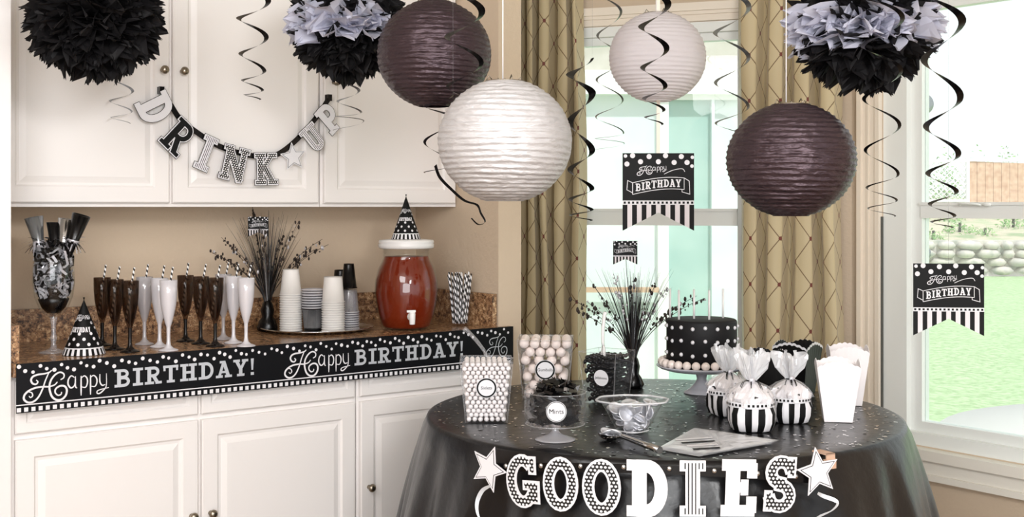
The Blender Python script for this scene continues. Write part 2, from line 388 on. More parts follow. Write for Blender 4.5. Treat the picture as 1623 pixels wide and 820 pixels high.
# the swashed script "Happy" (unit: 1000 = 0.276 m on the counter banner)
SCR = [
 ([(262,372),(282,392),(262,418),(225,412),(205,375),(225,335),(280,312),(350,302),(410,285),(436,262)], 24),
 ([(405,288),(365,380),(335,470),(290,560),(235,612),(175,624),(128,592),(130,545),(170,500),(240,464),(330,447),(410,445),(470,425),(500,392)], 25),
 ([(170,505),(210,512),(224,545),(200,568),(182,550)], 16),
 ([(535,368),(570,345),(572,305),(530,285),(475,312),(430,370),(412,430),(415,490),(440,558),(490,594),(550,588),(595,540),(605,482),(582,442),(530,438),(482,470),(476,512),(506,542),(540,532),(546,505)], 26),
 ([(692,345),(655,325),(624,365),(620,420),(650,460),(685,440),(700,395)], 20), ([(702,330),(702,440),(720,462)], 18),
 ([(765,325),(765,545)], 20), ([(765,352),(800,325),(830,350),(836,400),(815,452),(770,448)], 18),
 ([(870,315),(870,535)], 20), ([(870,345),(902,320),(935,345),(942,395),(920,442),(875,440)], 18),
 ([(975,305),(975,390),(1000,430),(1036,420)], 18), ([(1047,298),(1047,430),(1020,480),(970,522),(942,515),(960,485),(1075,455)], 17)]
def script(mb, conv, f, wscale, off, mi, only=99):
    for k, (pts, wd) in enumerate(SCR[:only]):
        stroke(mb, smooth([conv(*p) for p in pts], 4), lambda t, wd=wd: wd*wscale*(.62+.5*sin(pi*t)), f, off+k*.00005, mi)
def text_mesh(mb, txt, size, f, cx, cy, off, mi):
    c = bpy.data.curves.new('t', 'FONT'); c.body = txt; c.size = size; c.align_x = 'CENTER'; c.align_y = 'CENTER'; c.resolution_u = 2
    o = bpy.data.objects.new('t', c); me = o.to_mesh()
    mb.add([f(cx+v.co.x, cy+v.co.y, off) for v in me.vertices], [tuple(p.vertices) for p in me.polygons], mi)
    o.to_mesh_clear(); bpy.data.objects.remove(o); bpy.data.curves.remove(c)

# ================================================================== THE SETTING
A = Vector((1.426, 5.05, 0)); MA = rad(-19.8); RA = rad(-52.55)
def frame(o, loc, rz): o.location = loc; o.rotation_euler = (0, 0, rz); return o
def wall_with_hole(name, x0, x1, hx0, hx1, hz0, hz1, t, loc, rz, y0=0):
    b = MB(); b.box(x0, hx0, y0, y0+t, 0, 2.6); b.box(hx1, x1, y0, y0+t, 0, 2.6); b.box(hx0, hx1, y0, y0+t, 0, hz0); b.box(hx0, hx1, y0, y0+t, hz1, 2.6)
    return struct(frame(b.build(name, 'wall'), loc, rz))
def loc2(o, rz, x, y): return (o.x+cos(rz)*x-sin(rz)*y, o.y+sin(rz)*x+cos(rz)*y)
outline = [loc2(A, MA, 0, .1), loc2(A, RA, 5.5, .1), (4.9, -2.6), (-4.2, -2.6), (-4.2, 2.2), loc2(CO, CA, -1.6, .7), loc2(CO, CA, 1.9, .7), loc2(A, MA, -2.2, .1)]
for nm, z0, z1, m in (('floor', -.1, 0, 'floor'), ('ceiling', 2.6, 2.7, 'ceil')):
    b = MB(); n = len(outline)
    b.add([(x, y, z0) for x, y in outline]+[(x, y, z1) for x, y in outline], [tuple(range(n)), tuple(range(n, 2*n))]+[(i, (i+1) % n, n+(i+1) % n, n+i) for i in range(n)])
    struct(b.build(nm, m))
b = MB(); b.box(-1.6, 1.9, .62, .72, 0, 2.6); struct(frame(b.build('wall_left', 'wall'), CO, CA))
b = MB(); b.box(1.79, 1.90, .035, 1.35, 0, 2.6); struct(frame(b.build('wall_alcove', 'wall'), CO, CA))
b = MB(); b.box(-1.62, -1.52, -2.0, .62, 0, 2.6); struct(frame(b.build('wall_far_left', 'wall'), CO, CA))
wall_with_hole('wall_back', -2.3, 0.06, -1.28, -.42, .43, 2.19, .12, A, MA)
wall_with_hole('wall_right', 0, 5.5,   .155, 1.75, .43, 2.245, .12, A, RA)
# window 1, in the back wall
def window(n, x0, x1, z0, z1, rail, fl, loc, rz, casw=.11, lowgap=False):
    r = struct(empty('window_%d' % n, loc, rz))
    f = MB()
    f.box(x0, x0+fl, .0, .11, z0, z1); f.box(x1-fl, x1, .0, .11, z0, z1); f.box(x0+fl, x1-fl, .0, .11, z1-.045, z1); f.box(x0+fl, x1-fl, .0, .11, z0, z0+.05)
    f.build('window_frame', 'sash', r)
    f = MB(); g = fl
    f.box(x0+g, x0+g+.05, .03, .08, z0+.05, z1-.045); f.box(x1-g-.05, x1-g, .03, .08, z0+.05, z1-.045)
    f.box(x0+g+.05, x1-g-.05, .02, .08, rail[0], rail[1]); f.box(x0+g+.05, x1-g-.05, .01, .02, rail[1]-.012, rail[1])
    f.box(x0+g+.05, x1-g-.05, .03, .08, z0+.05, z0+.09); f.box(x0+g+.05, x1-g-.05, .03, .08, z1-.08, z1-.045)
    f.build('sash', 'sash', r)
    f = MB(); f.box(x0+g+.05, x1-g-.05, .05, .056, rail[1], z1-.08); f.build('pane', 'pane', r)
    f = MB(); f.box(x0+g+.05, x1-g-.05, .05, .056, z0+.09, rail[0]); f.build('pane', 'pane', r)
    f = MB()
    for (a, b_) in ((x0-casw, x0-.004), (x1+.004, x1+casw)):
        f.box(a, b_, -.018, -.001, z0-.02, z1); f.box(a, a+.02, -.03, -.018, z0-.02, z1); f.box(b_-.02, b_, -.026, -.018, z0-.02, z1); f.box(a+.045, a+.055, -.024, -.018, z0-.02, z1)
    f.box(x0-casw, x1+casw, -.02, -.001, z1+.002, z1+.045); f.box(x0-casw-.015, x1+casw+.015, -.045, -.001, z1+.045, z1+.08); f.box(x0-casw-.01, x1+casw+.01, -.032, -.02, z1+.030, z1+.045)
    f.build('casing', 'casing', r)
    f = MB(); f.box(x0-casw-.02, x1+casw+.02, -.055, .03, z0-.045, z0-.005); f.box(x0-casw, x1+casw, -.03, -.001, z0-.10, z0-.045); f.box(x0-casw, x1+casw, -.04, -.001, z0-.125, z0-.10)
    f.build('window_sill', 'trim', r)
    return r
window(1, -1.28, -.42, .43, 2.19, (1.297, 1.372), .012, A, MA)
w2 = window(2, .155, 1.75, .43, 2.245, (1.335, 1.398), .11, A, RA)
f = MB(); f.box(.15, .156, -.012, .0, .43, 1.34); f.build('weatherstrip', 'gap', w2)
f = MB(); f.tube(smooth([(.505, .0, 1.386), (.51, -.018, 1.392), (.55, -.022, 1.392), (.585, -.02, 1.39), (.59, 0, 1.386)], 3), .004, 8); f.ball((.62, -.008, 1.388), .012, 10, 0, (1.6, .7, .6)); f.build('sash_lock', 'sash', w2)

# cabinets ------------------------------------------------------------
LOOPS = [(0, 0), (0, .016), (.004, .02), (.052, .02), (.058, .014), (.066, .013), (.086, .019)]
def panel(x0, x1, z0, z1, y, loops=LOOPS):
    b = MB(); vs = []
    for (i, d) in loops: vs += [(x0+i, y-d, z0+i), (x1-i, y-d, z0+i), (x1-i, y-d, z1-i), (x0+i, y-d, z1-i)]
    fs = [(0, 1, 2, 3)]
    for k in range(len(loops)-1): fs += [(4*k+j, 4*k+(j+1) % 4, 4*k+4+(j+1) % 4, 4*k+4+j) for j in range(4)]
    e = 4*(len(loops)-1); fs.append((e, e+1, e+2, e+3)); b.add(vs, fs); return b
def knob(par, x, y, z):
    b = MB(); T = Matrix.Translation((x, y, z)) @ Matrix.Rotation(pi/2, 4, 'X')
    b.lathe([(.001, -.002), (.008, -.002), (.008, 0), (.005, .004), (.005, .014), (.010, .017), (.0145, .022), (.0145, .026), (.011, .031), (.005, .034), (.0005, .034)], 20, 0, T); b.build('knob', 'nickel', par)
def carcass(r, x0, x1, y0, y1, z0, z1, toe=0):
    b = MB(); t = .018
    b.box(x0, x1, y0, y0+t, z0+toe, z1); b.box(x0, x0+t, y0+t, y1, z0+toe, z1); b.box(x1-t, x1, y0+t, y1, z0+toe, z1)
    b.box(x0+t, x1-t, y0+t, y1, z0+toe, z0+toe+t); b.box(x0+t, x1-t, y0+t, y1, z1-t, z1); b.box(x0+t, x1-t, y1-.008, y1, z0+toe+t, z1-t)
    if toe: b.box(x0, x1, y0+.06, y1, z0, z0+toe)
    b.build('carcass', 'cab', r)
SML = [(0, 0), (0, .014), (.004, .018), (.030, .018), (.035, .013), (.040, .013), (.052, .017)]
def base_cab(label, x0, x1, doors):
    r = empty('base_cabinet', CO, CA, label, 'cabinet', 'white base cabinets under the counter')
    carcass(r, x0, x1, .05, .612, .0, .876, .1)
    for (a, b_, kx) in doors:
        panel(a, b_, .708, .865, .05, SML).build('drawer', 'cab', r)
        d = panel(a, b_, .125, .690, .05).build('door', 'cab', r); knob(d, kx, .03, .385)
    return r
base_cab('white base cabinet with a pair of raised panel doors, at the left under the banner', 0.002, 1.168, [(.012, .578, .553), (.590, 1.158, .618)])
base_cab('white base cabinet with one raised panel door, partly behind the black table', 1.171, 1.785, [(1.18, 1.775, 1.212)])
def wall_cab(label, x0, x1, doors):
    r = empty('wall_cabinet', CO, CA, label, 'cabinet', 'white wall cabinets above the counter')
    carcass(r, x0, x1, .32, .612, 1.38, 2.30)
    for (a, b_, kx) in doors:
        d = panel(a, b_, 1.393, 2.285, .32).build('door', 'cab', r); knob(d, kx, .30, 1.845)
wall_cab('white wall cabinet with a pair of doors and two round knobs, above the flutes', 0.02, 1.17, [(.03, .588, .562), (.600, 1.158, .632)])
wall_cab('white wall cabinet with a single door, above the drink dispenser', 1.173, 1.787, [(1.183, 1.775, 1.22)])
r = empty('tall_cabinet', CO, CA, 'tall white cabinet rising past the counter at the left edge', 'cabinet')
carcass(r, -.62, -.004, .02, .612, 0, 2.32, .1)
panel(-.60, -.045, .12, 1.2, .02).build('door', 'cab', r); panel(-.60, -.045, 1.22, 2.3, .02).build('door', 'cab', r)
# counter
r = empty('countertop', CO, CA, 'brown speckled granite countertop with low backsplash along the wall', 'countertop')
b = MB(); b.box(0, 1.787, .0, .612, .88, .92); b.box(1.787, 1.835, .0, .03, .88, .92); b.build('slab', 'granite', r)
b = MB(); b.box(.022, 1.765, .592, .612, .92, 1.03); b.build('backsplash', 'granite', r)
b = MB(); b.box(1.765, 1.785, .04, .612, .92, 1.045); b.build('backsplash', 'granite', r)
b = MB(); b.box(.0, .022, .03, .612, .92, 1.03); b.build('backsplash', 'granite', r)

# curtains ------------------------------------------------------------
def curtain(label, x0, x1, folds, amp, phase, seed):
    rnd = random.Random(seed); b = MB(); N = folds*18; path = []
    ws = [rnd.uniform(.7, 1.35) for _ in range(folds)]; tot = sum(ws); xs = []
    cum = 0
    for k in range(folds):
        for j in range(18):
            t = j/18; ph = 2*pi*t+phase
            x = x0+(x1-x0)*(cum+ws[k]*t)/tot
            g = math.exp(-((min(t, 1-t)-.0)/.085)**2)
            path.append((x+(.010*(1 if t < .5 else -1)*math.exp(-((min(t, 1-t)-.12)/.06)**2)), -.125-.45*amp*ws[k]*sin(pi*t)+1.5*amp*(g-.05), k+t))
        cum += ws[k]
    path.append((x1, -.125+1.4*amp, folds))
    L = [0]
    for i in range(1, len(path)): L.append(L[-1]+math.hypot(path[i][0]-path[i-1][0], path[i][1]-path[i-1][1]))
    zs = [.03+(2.44-.03)*i/24 for i in range(25)]; n = len(path)
    vs = []
    for z in zs:
        for i, (x, y, u) in enumerate(path):
            wob = .007*sin(z*2.3+u*1.9)+.004*sin(z*5+u); vs.append((x+wob, y+.008*sin(z*1.7+u*2.4), z))
    for zi in range(24):
        for i in range(n-1):
            b.uv[len(b.f)+zi*(n-1)+i] = [(L[i], zs[zi]), (L[i+1], zs[zi]), (L[i+1], zs[zi+1]), (L[i], zs[zi+1])]
    fs = [(zi*n+i, zi*n+i+1, (zi+1)*n+i+1, (zi+1)*n+i) for zi in range(24) for i in range(n-1)]
    b.add(vs, fs, 0, True)
    r = empty('curtain', A, MA, label, 'curtain', 'olive gold curtains with a brown diamond lattice')
    b.build('panel', 'curtain', r)
    c = MB(); c.tube([(x, -.1, 2.46) for x in [x0-.03+(x1-x0+.05)*i/8 for i in range(9)]], .012, 10); c.box(x0+.05, x0+.065, -.1, -.001, 2.45, 2.47); c.box(x1-.065, x1-.05, -.1, -.001, 2.45, 2.47)
    c.build('rod', 'nickel', r)
curtain('olive gold diamond lattice curtain left of the window, beside the cabinets', -1.545, -1.145, 6, .052, .6, 3)
curtain('olive gold diamond lattice curtain between the two windows, behind the dark lantern', -.455, -.03, 4, .055, .2, 4)

# ================================================================== OUTDOORS
b = MB(); b.add([(-8, 5.7, -.02), (60, -10, -.02), (60, 24.2, -.02), (-8, 24.2, -.02)], [(0, 1, 2, 3)]); b.add([(2, 5.2, -.02), (12, -10, -.02), (60, -10, -.02), (20, 5.8, -.02)], [])
struct(b.build('lawn', 'lawn')); 
b = MB(); b.lathe([(.01, .0), (1.5, .0), (1.5, -.05)], 48, 0, Matrix.Translation((4.06, 7.0, .0))); struct(b.build('patio', 'concrete'))
rnd = random.Random(5)
b = MB()
for row in range(4):
    x = 2+rnd.random()*.3
    while x < 22:
        wd = rnd.uniform(.25, .6); b.ball((x+wd/2, 24.3+rnd.uniform(-.05, .05), .09+row*.17), .5, 8, 0, (wd*1.02, .45, .2)); x += wd
b.box(2, 22, 24.3, 24.6, -.05, .7)
tag(b.build('retaining_wall', 'stone'), 'low rough stone retaining wall at the far end of the lawn', 'wall')
b = MB(); nx, ny = 40, 10; vs = []
for j in range(ny+1):
    for i in range(nx+1): vs.append((i*.8-4, 24.5+j*.9, .62+j*.105+rnd.uniform(-.05, .05)))
b.add(vs, [(j*(nx+1)+i, j*(nx+1)+i+1, (j+1)*(nx+1)+i+1, (j+1)*(nx+1)+i) for j in range(ny) for i in range(nx)], 0, True)
struct(b.build('hillside', 'hill'))
def bush(cx, cy, cz, r, n, label, name='bush', hz=1.0, group='bushes on the hillside'):
    b = MB()
    for _ in range(n):
        d = Vector((rnd.gauss(0, 1), rnd.gauss(0, 1), rnd.gauss(0, 1))).normalized()*r*rnd.uniform(.55, 1)
        c = Vector((d.x, d.y, (abs(d.z)*rnd.random()**.3-.05)*hz)); s_ = r*rnd.uniform(.07, .13)
        a = Vector((rnd.gauss(0, 1), rnd.gauss(0, 1), rnd.gauss(0, 1))).normalized(); t = a.orthogonal().normalized()
        b.add([c-a*s_, c-t*s_*.5, c+a*s_, c+t*s_*.5], [(0, 1, 2, 3)])
    r_ = empty(name, (cx, cy, cz), 0, label, 'shrub', group)
    b.build('foliage', 'leaf', r_)
    c = MB(); c.tube([(0, 0, -.1), (.02, 0, r*.3), (.03, .03, r*.5)], .03, 6); c.build('trunk', 'twig', r_)
for i, (x, y, D, r_, hz) in enumerate([(1498, 250, 32.3, .5, 2.9), (1548, 250, 33.4, .5, 3.1), (1596, 245, 32.3, .5, 3.4), (1645, 245, 33.4, .55, 3.1)]):
    p = at(x, y, D); bush(p.x, p.y, 1.5, r_, 520, 'pale green tall bush behind the fence, %s from the left' % ['first', 'second', 'third', 'fourth'][i], hz=hz+.5)
for i, (x, D, r_) in enumerate([(1478, 25.5, .32), (1520, 26.5, .4), (1560, 26, .3), (1605, 27, .45), (1500, 28.5, .5)]):
    p = at(x, 330, D); bush(p.x, p.y, .62+(D-24.5)/.9*.105-.03, r_, 160, 'low green shrub on the bank above the stone wall, %s' % ['nearest the window frame', 'in the middle left', 'in the middle', 'at the right', 'highest on the bank'][i], hz=.9, group='low shrubs on the bank')
r = empty('wooden_fence', at(1536, 330, 31)*1, 0, 'pinkish brown board fence on top of the hillside', 'fence'); r.location.z = 1.35
b = MB()
for i in range(14): b.box(i*.21, i*.21+.2, 0, .03, 0, 1.2-.008*i)
b.build('boards', 'woodfence', r)
b = MB(); b.box(-.05, 3.0, -.03, .06, 1.2, 1.27); b.box(-.08, .0, -.04, .06, 0, 1.3); b.build('rail', 'whitewall', r)
r = empty('lattice_panel', at(1470, 330, 31), 0, 'white garden lattice panel left of the board fence', 'lattice'); r.location.z = 1.35
b = MB()
for i in range(-8, 12):
    for sgn in (1, -1):
        xa = i*.14; pts = []
        for t in range(0, 21):
            z = t*.05; x = xa+sgn*z+(0 if sgn > 0 else 1.0)
            if 0 <= x <= 1.05: pts.append((x, z))
        if len(pts) > 1: b.tube([(pts[0][0], 0, .2+pts[0][1]), (pts[-1][0], 0, .2+pts[-1][1])], .018, 4)
b.box(0, 1.08, -.02, .02, .16, .22); b.box(0, 1.08, -.02, .02, 1.18, 1.25); b.build('slats', 'whitewall', r)
b = MB(); b.box(-.04, .02, -.03, .03, 0, 1.25); b.build('post', 'whitewall', r)
# the house wing seen through the back window
WD = 8.6; p = at(942, 71, WD)
r = empty('house_wing', (0, WD, 0), 0, 'pale house wing with stucco upper wall and mint sliding door, outside the back window', 'building')
def X(x): return (x-811.5)/F*WD
def Z(y): return EYE-(y-328)/F*WD
b = MB(); b.box(X(850), X(1215), .1, .4, Z(112), 3.2); b.build('stucco_wall', 'stucco', r)
b = MB(); b.box(X(850), X(1215), -.05, .1, Z(150), Z(112)); b.box(X(1043), X(1060), 0, .12, 0, Z(150)); b.box(X(1060), X(1215), .0, .05, Z(158), Z(150)); b.build('door_frame', 'whitewall', r)
b = MB(); b.box(X(850), X(1043), .06, .1, 0, Z(150)); b.build('door_pane', 'pale_glass', r)
b = MB(); b.box(X(1060), X(1128), .06, .1, 0, Z(150)); b.build('door_pane', 'mint_glass', r)
b = MB(); b.box(X(1128), X(1133), .0, .1, 0, Z(158)); b.box(X(1133), X(1215), .07, .1, 0, Z(150)); b.build('door_panel', 'pale_glass', r)
b = MB(); b.box(X(880), X(1043), -.06, -.02, Z(463), Z(455)); b.build('hand_rail', 'woodfence', r)
# hanging ornaments outside the right window
r = empty('hanging_ornament', at(1463, 165, 5.35), 0, 'grey round discs on a cord, half hidden by the right window frame', 'ornament')
for dz in (0, -.665):
    b = MB(); b.lathe([(.001, -.004), (.046-.012*(dz < 0), -.004), (.048-.012*(dz < 0), 0), (.046-.012*(dz < 0), .004), (.001, .004)], 28, 0, Matrix.Translation((0, 0, dz)) @ Matrix.Rotation(pi/2, 4, 'X')); b.build('disc', 'foil_silver', r)
b = MB(); b.tube([(0, 0, 1.0), (0, 0, -.66)], .0008, 5); b.build('cord', 'cord', r)

# ================================================================== TABLE
TC = Vector((.461, 3.72, 0)); TR = .72; TZ = .746
r = empty('round_table', TC, 0, 'round pedestal table hidden beneath the black cloth', 'table')
b = MB(); b.lathe([(.001, .71), (TR-.01, .71), (TR, .718), (TR, .732), (TR-.01, .740), (.001, .740)], 64); b.build('tabletop', 'cab', r)
b = MB(); b.lathe([(.26, 0), (.26, .03), (.08, .06), (.05, .12), (.05, .66), (.12, .708)], 24); b.build('pedestal', 'cab', r)
def fold(a): return .5*sin(a*17+.8*sin(a*3))+.3*sin(a*29+1.3)+.2*sin(a*41+2*sin(a*2))
b = MB(); n = 360; prof = [(.001, 0, 0)]+[(TR*i/10, 0, 0) for i in range(1, 10)]+[(TR-.006, 0, 0), (TR+.002, .003, 0), (TR+.006, .012, 0)]
for i in range(1, 20):
    d = .012+.70*(i/19)**1.15; prof.append((TR+.006+.19*d+.02*sin(min(1, d/.3)*pi/2), d, min(1, d/.45)))
vs = []
for (rr, d, am) in prof:
    for k in range(n):
        a = 2*pi*k/n; q = rr+am*.034*fold(a); vs.append((q*cos(a), q*sin(a), TZ-d))
b.add(vs, [(i*n+k, i*n+(k+1) % n, (i+1)*n+(k+1) % n, (i+1)*n+k) for i in range(len(prof)-1) for k in range(n)], 0, True)
tag(b.build('tablecloth', 'cloth', loc=TC), 'glossy black tablecloth draped over the round table', 'tablecloth')
# confetti
b = MB(); rnd = random.Random(11)
for _ in range(1500):
    a = rnd.random()*2*pi; q = TR*.98*sqrt(rnd.random()); c = Vector((q*cos(a), q*sin(a), .0008)); s_ = rnd.uniform(.0022, .0055); t = rnd.random()*pi
    u_ = Vector((cos(t), sin(t), rnd.uniform(-.15, .15)))*s_; v_ = Vector((-sin(t), cos(t), rnd.uniform(-.15, .15)))*s_*rnd.uniform(.5, 1)
    c.z += .0008; b.add([c-u_-v_, c+u_-v_, c+u_+v_, c-u_+v_], [(0, 1, 2, 3)])
tag(b.build('confetti', 'silver', loc=TC+Vector((0, 0, TZ))), 'silver confetti flecks scattered over the black tablecloth', 'confetti', kind='stuff')

# ================================================================== BANNER ON THE COUNTER
b = MB(); BY = -.004
Bf = lambda s, z, o: Vector((s, BY-o, z))
b.box(.004, 1.832, BY, BY+.0015, .776, .921, 0)
conv = lambda px, py: cab(20+px/7.056, 550+py/7.056, BY)
def shift(ds, k=1.0, s0=None): return lambda px, py: (conv(px, py)[0]+ds, conv(px, py)[1])
s1 = cab(37, 620, BY)[0]; s2 = cab(451, 590, BY)[0]; s3 = cab(770, 560, BY)[0]
WS = .00021
for ds, only in ((0, 99), (s2-s1, 99)): script(b, shift(ds), Bf, WS, .0006, 1, only)
xa = cab(181, 600, BY)[0]; xb = cab(404, 590, BY)[0]; z0 = cab(181, 615, BY)[1]; z1 = cab(181, 588.5, BY)[1]
for ds in (0, s2-s1): word(b, 'BIRTHDAY!', Bf, xa+ds, xb+ds, z0+.001, (z1-z0)*1.04, grow=.0006, off=.0006, mi=2)
c3 = shift(s3-s1); script(b, lambda x, y: (s3+(c3(x, y)[0]-s3)*.8, .85+(c3(x, y)[1]-.85)*.9), Bf, WS*.6, .0006, 2, 4)
rnd = random.Random(2); x = .012; k = 0
while x < 1.825:
    disc(b, x, .9095-(k % 3)*.0085+rnd.uniform(-.003, .003), rnd.uniform(.0046, .0062), Bf, .0005, 1); x += rnd.uniform(.017, .024); k += 1
stroke(b, [(.004, .7995), (1.832, .7995)], .0032, Bf, .0005, 1)
x = .006
while x < 1.82: poly(b, [(x, .779), (x+.0115, .779), (x+.0115, .7915), (x, .7915)], Bf, .0005, 1); x += .0205
o = b.build('paper_banner', ['navy', 'white', 'silverfoil'], loc=CO, rot=(0, 0, CA))
tag(o, 'long black paper banner reading Happy Birthday, taped along the counter front', 'banner')

# ================================================================== LETTER GARLANDS
def letter(par, ch, h, inner, loc, rot, name=None, label=None, border='white', edge=None, grow=.0035, th=.0025):
    g = MB(); wd = GL[ch][0]*h if ch != '*' else 0
    if ch == '*':
        big = star_pts(h*.5); poly(g, big, XZ, .0, 0, th); poly(g, [(x*.86, z*.86) for x, z in big], XZ, .0004, 2)
        poly(g, [(x*.80, z*.80) for x, z in big], XZ, .0008, 1)
    else:
        x0 = -wd/2; z0 = -h/2
        if edge: glyph(g, ch, XZ, x0, z0, h, grow=grow*1.6, off=-.0006, mi=2, thick=th)
        glyph(g, ch, XZ, x0, z0, h, grow=grow, off=0, mi=0, thick=th if not edge else 0)
        glyph(g, ch, XZ, x0, z0, h, grow=-.0008, off=.0012, mi=1)
    o = g.build(name or ('letter_card' if ch != '*' else 'star_card'), [border, inner, 'foil_black'], par)
    o.location = loc; o.rotation_mode = 'QUATERNION' if isinstance(rot, Matrix) else 'XYZ'
    if isinstance(rot, Matrix): o.rotation_quaternion = rot.to_quaternion()
    else: o.rotation_euler = rot
    if label: o['label'] = label
    return o
gy = .28
g = empty('letter_garland', CO, CA, 'DRINK UP letter garland with a white star, hung across the wall cabinet doors', 'garland')
D_UP = [('D', 246, 172, 62, .106, 'white', 'white D card'), ('R', 282, 217, 43, .106, 'black', 'black R card'), ('I', 326, 243, 22, .108, 'lstripe2', 'thin striped I card'),
        ('N', 371, 260, 13, .108, 'ldots2', 'small dotted N card'), ('K', 421, 268, -2, .100, 'ldots2', 'small dotted K card'), ('*', 464, 249, -38, .098, 'white', 'white star'),
        ('U', 496, 219, -42, .088, 'lstripe2', 'grey striped U card'), ('P', 521, 188, -45, .094, 'white', 'white P card')]
for k, (ch, x, y, rt, h, inner, lb) in enumerate(D_UP):
    s, z = cab(x, y, gy-.006); letter(g, ch, h*1.1, inner, (s, gy-.010-.0005*(k % 2), z), (0, rad(rt if ch != '*' else rt+30), 0), label=lb, edge=True, grow=.0026, th=.0015)
b = MB(); pts = [cab(x, y, gy-.004) for x, y in smooth([(256, 143), (270, 165), (286, 189), (311, 209), (348, 232), (394, 246), (425, 248), (445, 242), (472, 220), (501, 187), (521, 157)], 5)]
stroke(b, pts, .019, lambda s, z, o: Vector((s, gy-.003-o, z)), 0, 0, thick=.0006); b.build('ribbon', 'foil_black', g)
for x, y in ((256, 143), (522, 155)):
    s, z = cab(x, y, gy); b = MB(); b.box(s-.008, s+.008, gy-.006, gy+.0195, z-.012, z+.012); b.build('tape', 'foil_black', g)

def table_front(x, R_):
    """angle on a circle of radius R_ round the table that is seen at pixel column x"""
    k = (x-811.5)/F; lo, hi = -1.2, 1.2
    for _ in range(50):
        m = (lo+hi)/2
        if (TC.x+R_*sin(m))/(TC.y-R_*cos(m)) < k: lo = m
        else: hi = m
    return lo
g = empty('letter_garland', TC, 0, 'GOODIES letter garland between two white stars, hung on the front of the black table', 'garland')
GR = TR+.075
GO = [('*', 774, 743, 14, .13, 'white', 'left white star'), ('G', 828, 763, 3, .131, 'ldots', 'dotted G card'), ('O', 888, 768, 0, .131, 'ldots', 'dotted O card'), ('O', 953, 773, 0, .134, 'ldots', 'second dotted O card'),
      ('D', 1026, 775, 0, .135, 'white', 'white D card'), ('I', 1098, 775, 0, .132, 'lstripe', 'striped I card'), ('E', 1172, 774, -2, .135, 'white', 'white E card'), ('S', 1237, 768, -5, .136, 'ldots', 'dotted S card'), ('*', 1297, 749, -14, .132, 'white', 'right white star')]
for (ch, x, y, rt, h, inner, lb) in GO:
    R_ = GR+(.008 if ch == '*' else 0); a = table_front(x, R_); D_ = TC.y-R_*cos(a); z = EYE-(y-328)/F*D_
    rot = Matrix.Rotation(a, 3, 'Z') @ Matrix.Rotation(rad(-rt if ch != '*' else rt+6), 3, 'Y')
    letter(g, ch, h*.96, inner, (R_*sin(a), -R_*cos(a), z), rot, label=lb, grow=.005)
b = MB(); vs = []; a0, a1 = table_front(774, GR), table_front(1297, GR)
zr = lambda t: .738-.036*(2*t-1)**2
pts = [(a0+(a1-a0)*i/40, zr(i/40)) for i in range(41)]
stroke(b, pts, .022, lambda a, z, o: Vector(((GR-.006+o)*sin(a), -(GR-.006+o)*cos(a), z)), 0, 0, thick=.0008); b.build('ribbon', 'foil_black', g)
for x in (800, 856, 919, 988, 1061, 1133, 1202, 1263):
    a = table_front(x, GR); t = (a-a0)/(a1-a0); b = MB(); Rr = GR-.006
    b.ball((Rr*sin(a), -Rr*cos(a), zr(t)+.003), .0068, 10, 0, (1, .6, 1)); b.build('brad', 'silver', g)
# clip that holds the cloth
a = table_front(1311, TR+.02); b = MB()
T = Matrix.Translation((TC.x+(TR+.03)*sin(a), TC.y-(TR+.03)*cos(a), .735)) @ Matrix.Rotation(a, 4, 'Z')
b.box(-.016, .016, -.006, .006, -.02, .004, 0, T); b.box(-.014, .014, -.004, .05, .015, .019, 0, T); b.box(-.014, .014, -.004, 0, .004, .019, 0, T)
tag(b.build('cloth_clip', 'woodfence'), 'small tan clip on the table edge behind the right star', 'clip')

# ================================================================== PAPER LANTERNS
def lantern(x, y, D, R, m, label, cordx, seed, hooks=True, kz=.93):
    c = at(x, y, D); r = empty('paper_lantern', c, 0, label, 'lantern', 'round paper lanterns hung from the ceiling')
    rnd = random.Random(seed); b = MB(); n = 72; bands = 26; sub = 5; prof = []
    for i in range(bands*sub+1):
        t = i/(bands*sub); ph = .30+(pi-.58)*t; s_ = abs(sin(pi*i/sub)); prof.append((ph, s_))
    vs = []; rib = [rnd.uniform(-.004, .004) for _ in range(bands+2)]
    for i, (ph, s_) in enumerate(prof):
        for k in range(n):
            a = 2*pi*k/n; sp = a/(2*pi)/bands*1.0*(pi-.58)
            ph2 = ph+sp*.9*sin(pi*i/len(prof))+.010*sin(3*a+i*.11+seed)*sin(pi*i/len(prof))
            pk = (.014+.010*abs(sin(a*6.5+i//sub*1.7)))*s_
            if k % 9 == 0: pk *= .4
            q = R*(1-pk+rib[i//sub]*.8)
            vs.append((q*sin(ph2)*cos(a), q*sin(ph2)*sin(a), q*kz*cos(ph2)))
    b.add(vs, [(i*n+k, i*n+(k+1) % n, (i+1)*n+(k+1) % n, (i+1)*n+k) for i in range(len(prof)-1) for k in range(n)], 0, True)
    b.build('paper_shade', m, r)
    b = MB(); zt = R*kz*cos(.30); rt = R*sin(.30)
    ring = [(rt*cos(2*pi*k/24), rt*sin(2*pi*k/24), zt) for k in range(25)]; b.tube(ring, .0012, 5)
    for k in range(4):
        a = pi*k/2+.4; q = Vector((rt*cos(a), rt*sin(a), zt)); b.tube([q, q+Vector((-.006*cos(a), -.006*sin(a), .012)), q+Vector((-.014*cos(a), -.014*sin(a), .004))], .0013, 5)
    b.tube([(-rt, 0, zt), (-rt*.4, 0, zt-.01), (0, 0, zt+.008), (rt*.4, 0, zt-.01), (rt, 0, zt)], .0013, 5)
    b.build('wire_frame', 'nickel', r)
    p = at(cordx, 0, D); b = MB(); b.tube([(p.x-c.x, 0, zt+.006), (p.x-c.x, 0, 2.6-c.z)], .0016, 6); b.build('cord', 'cord', r)
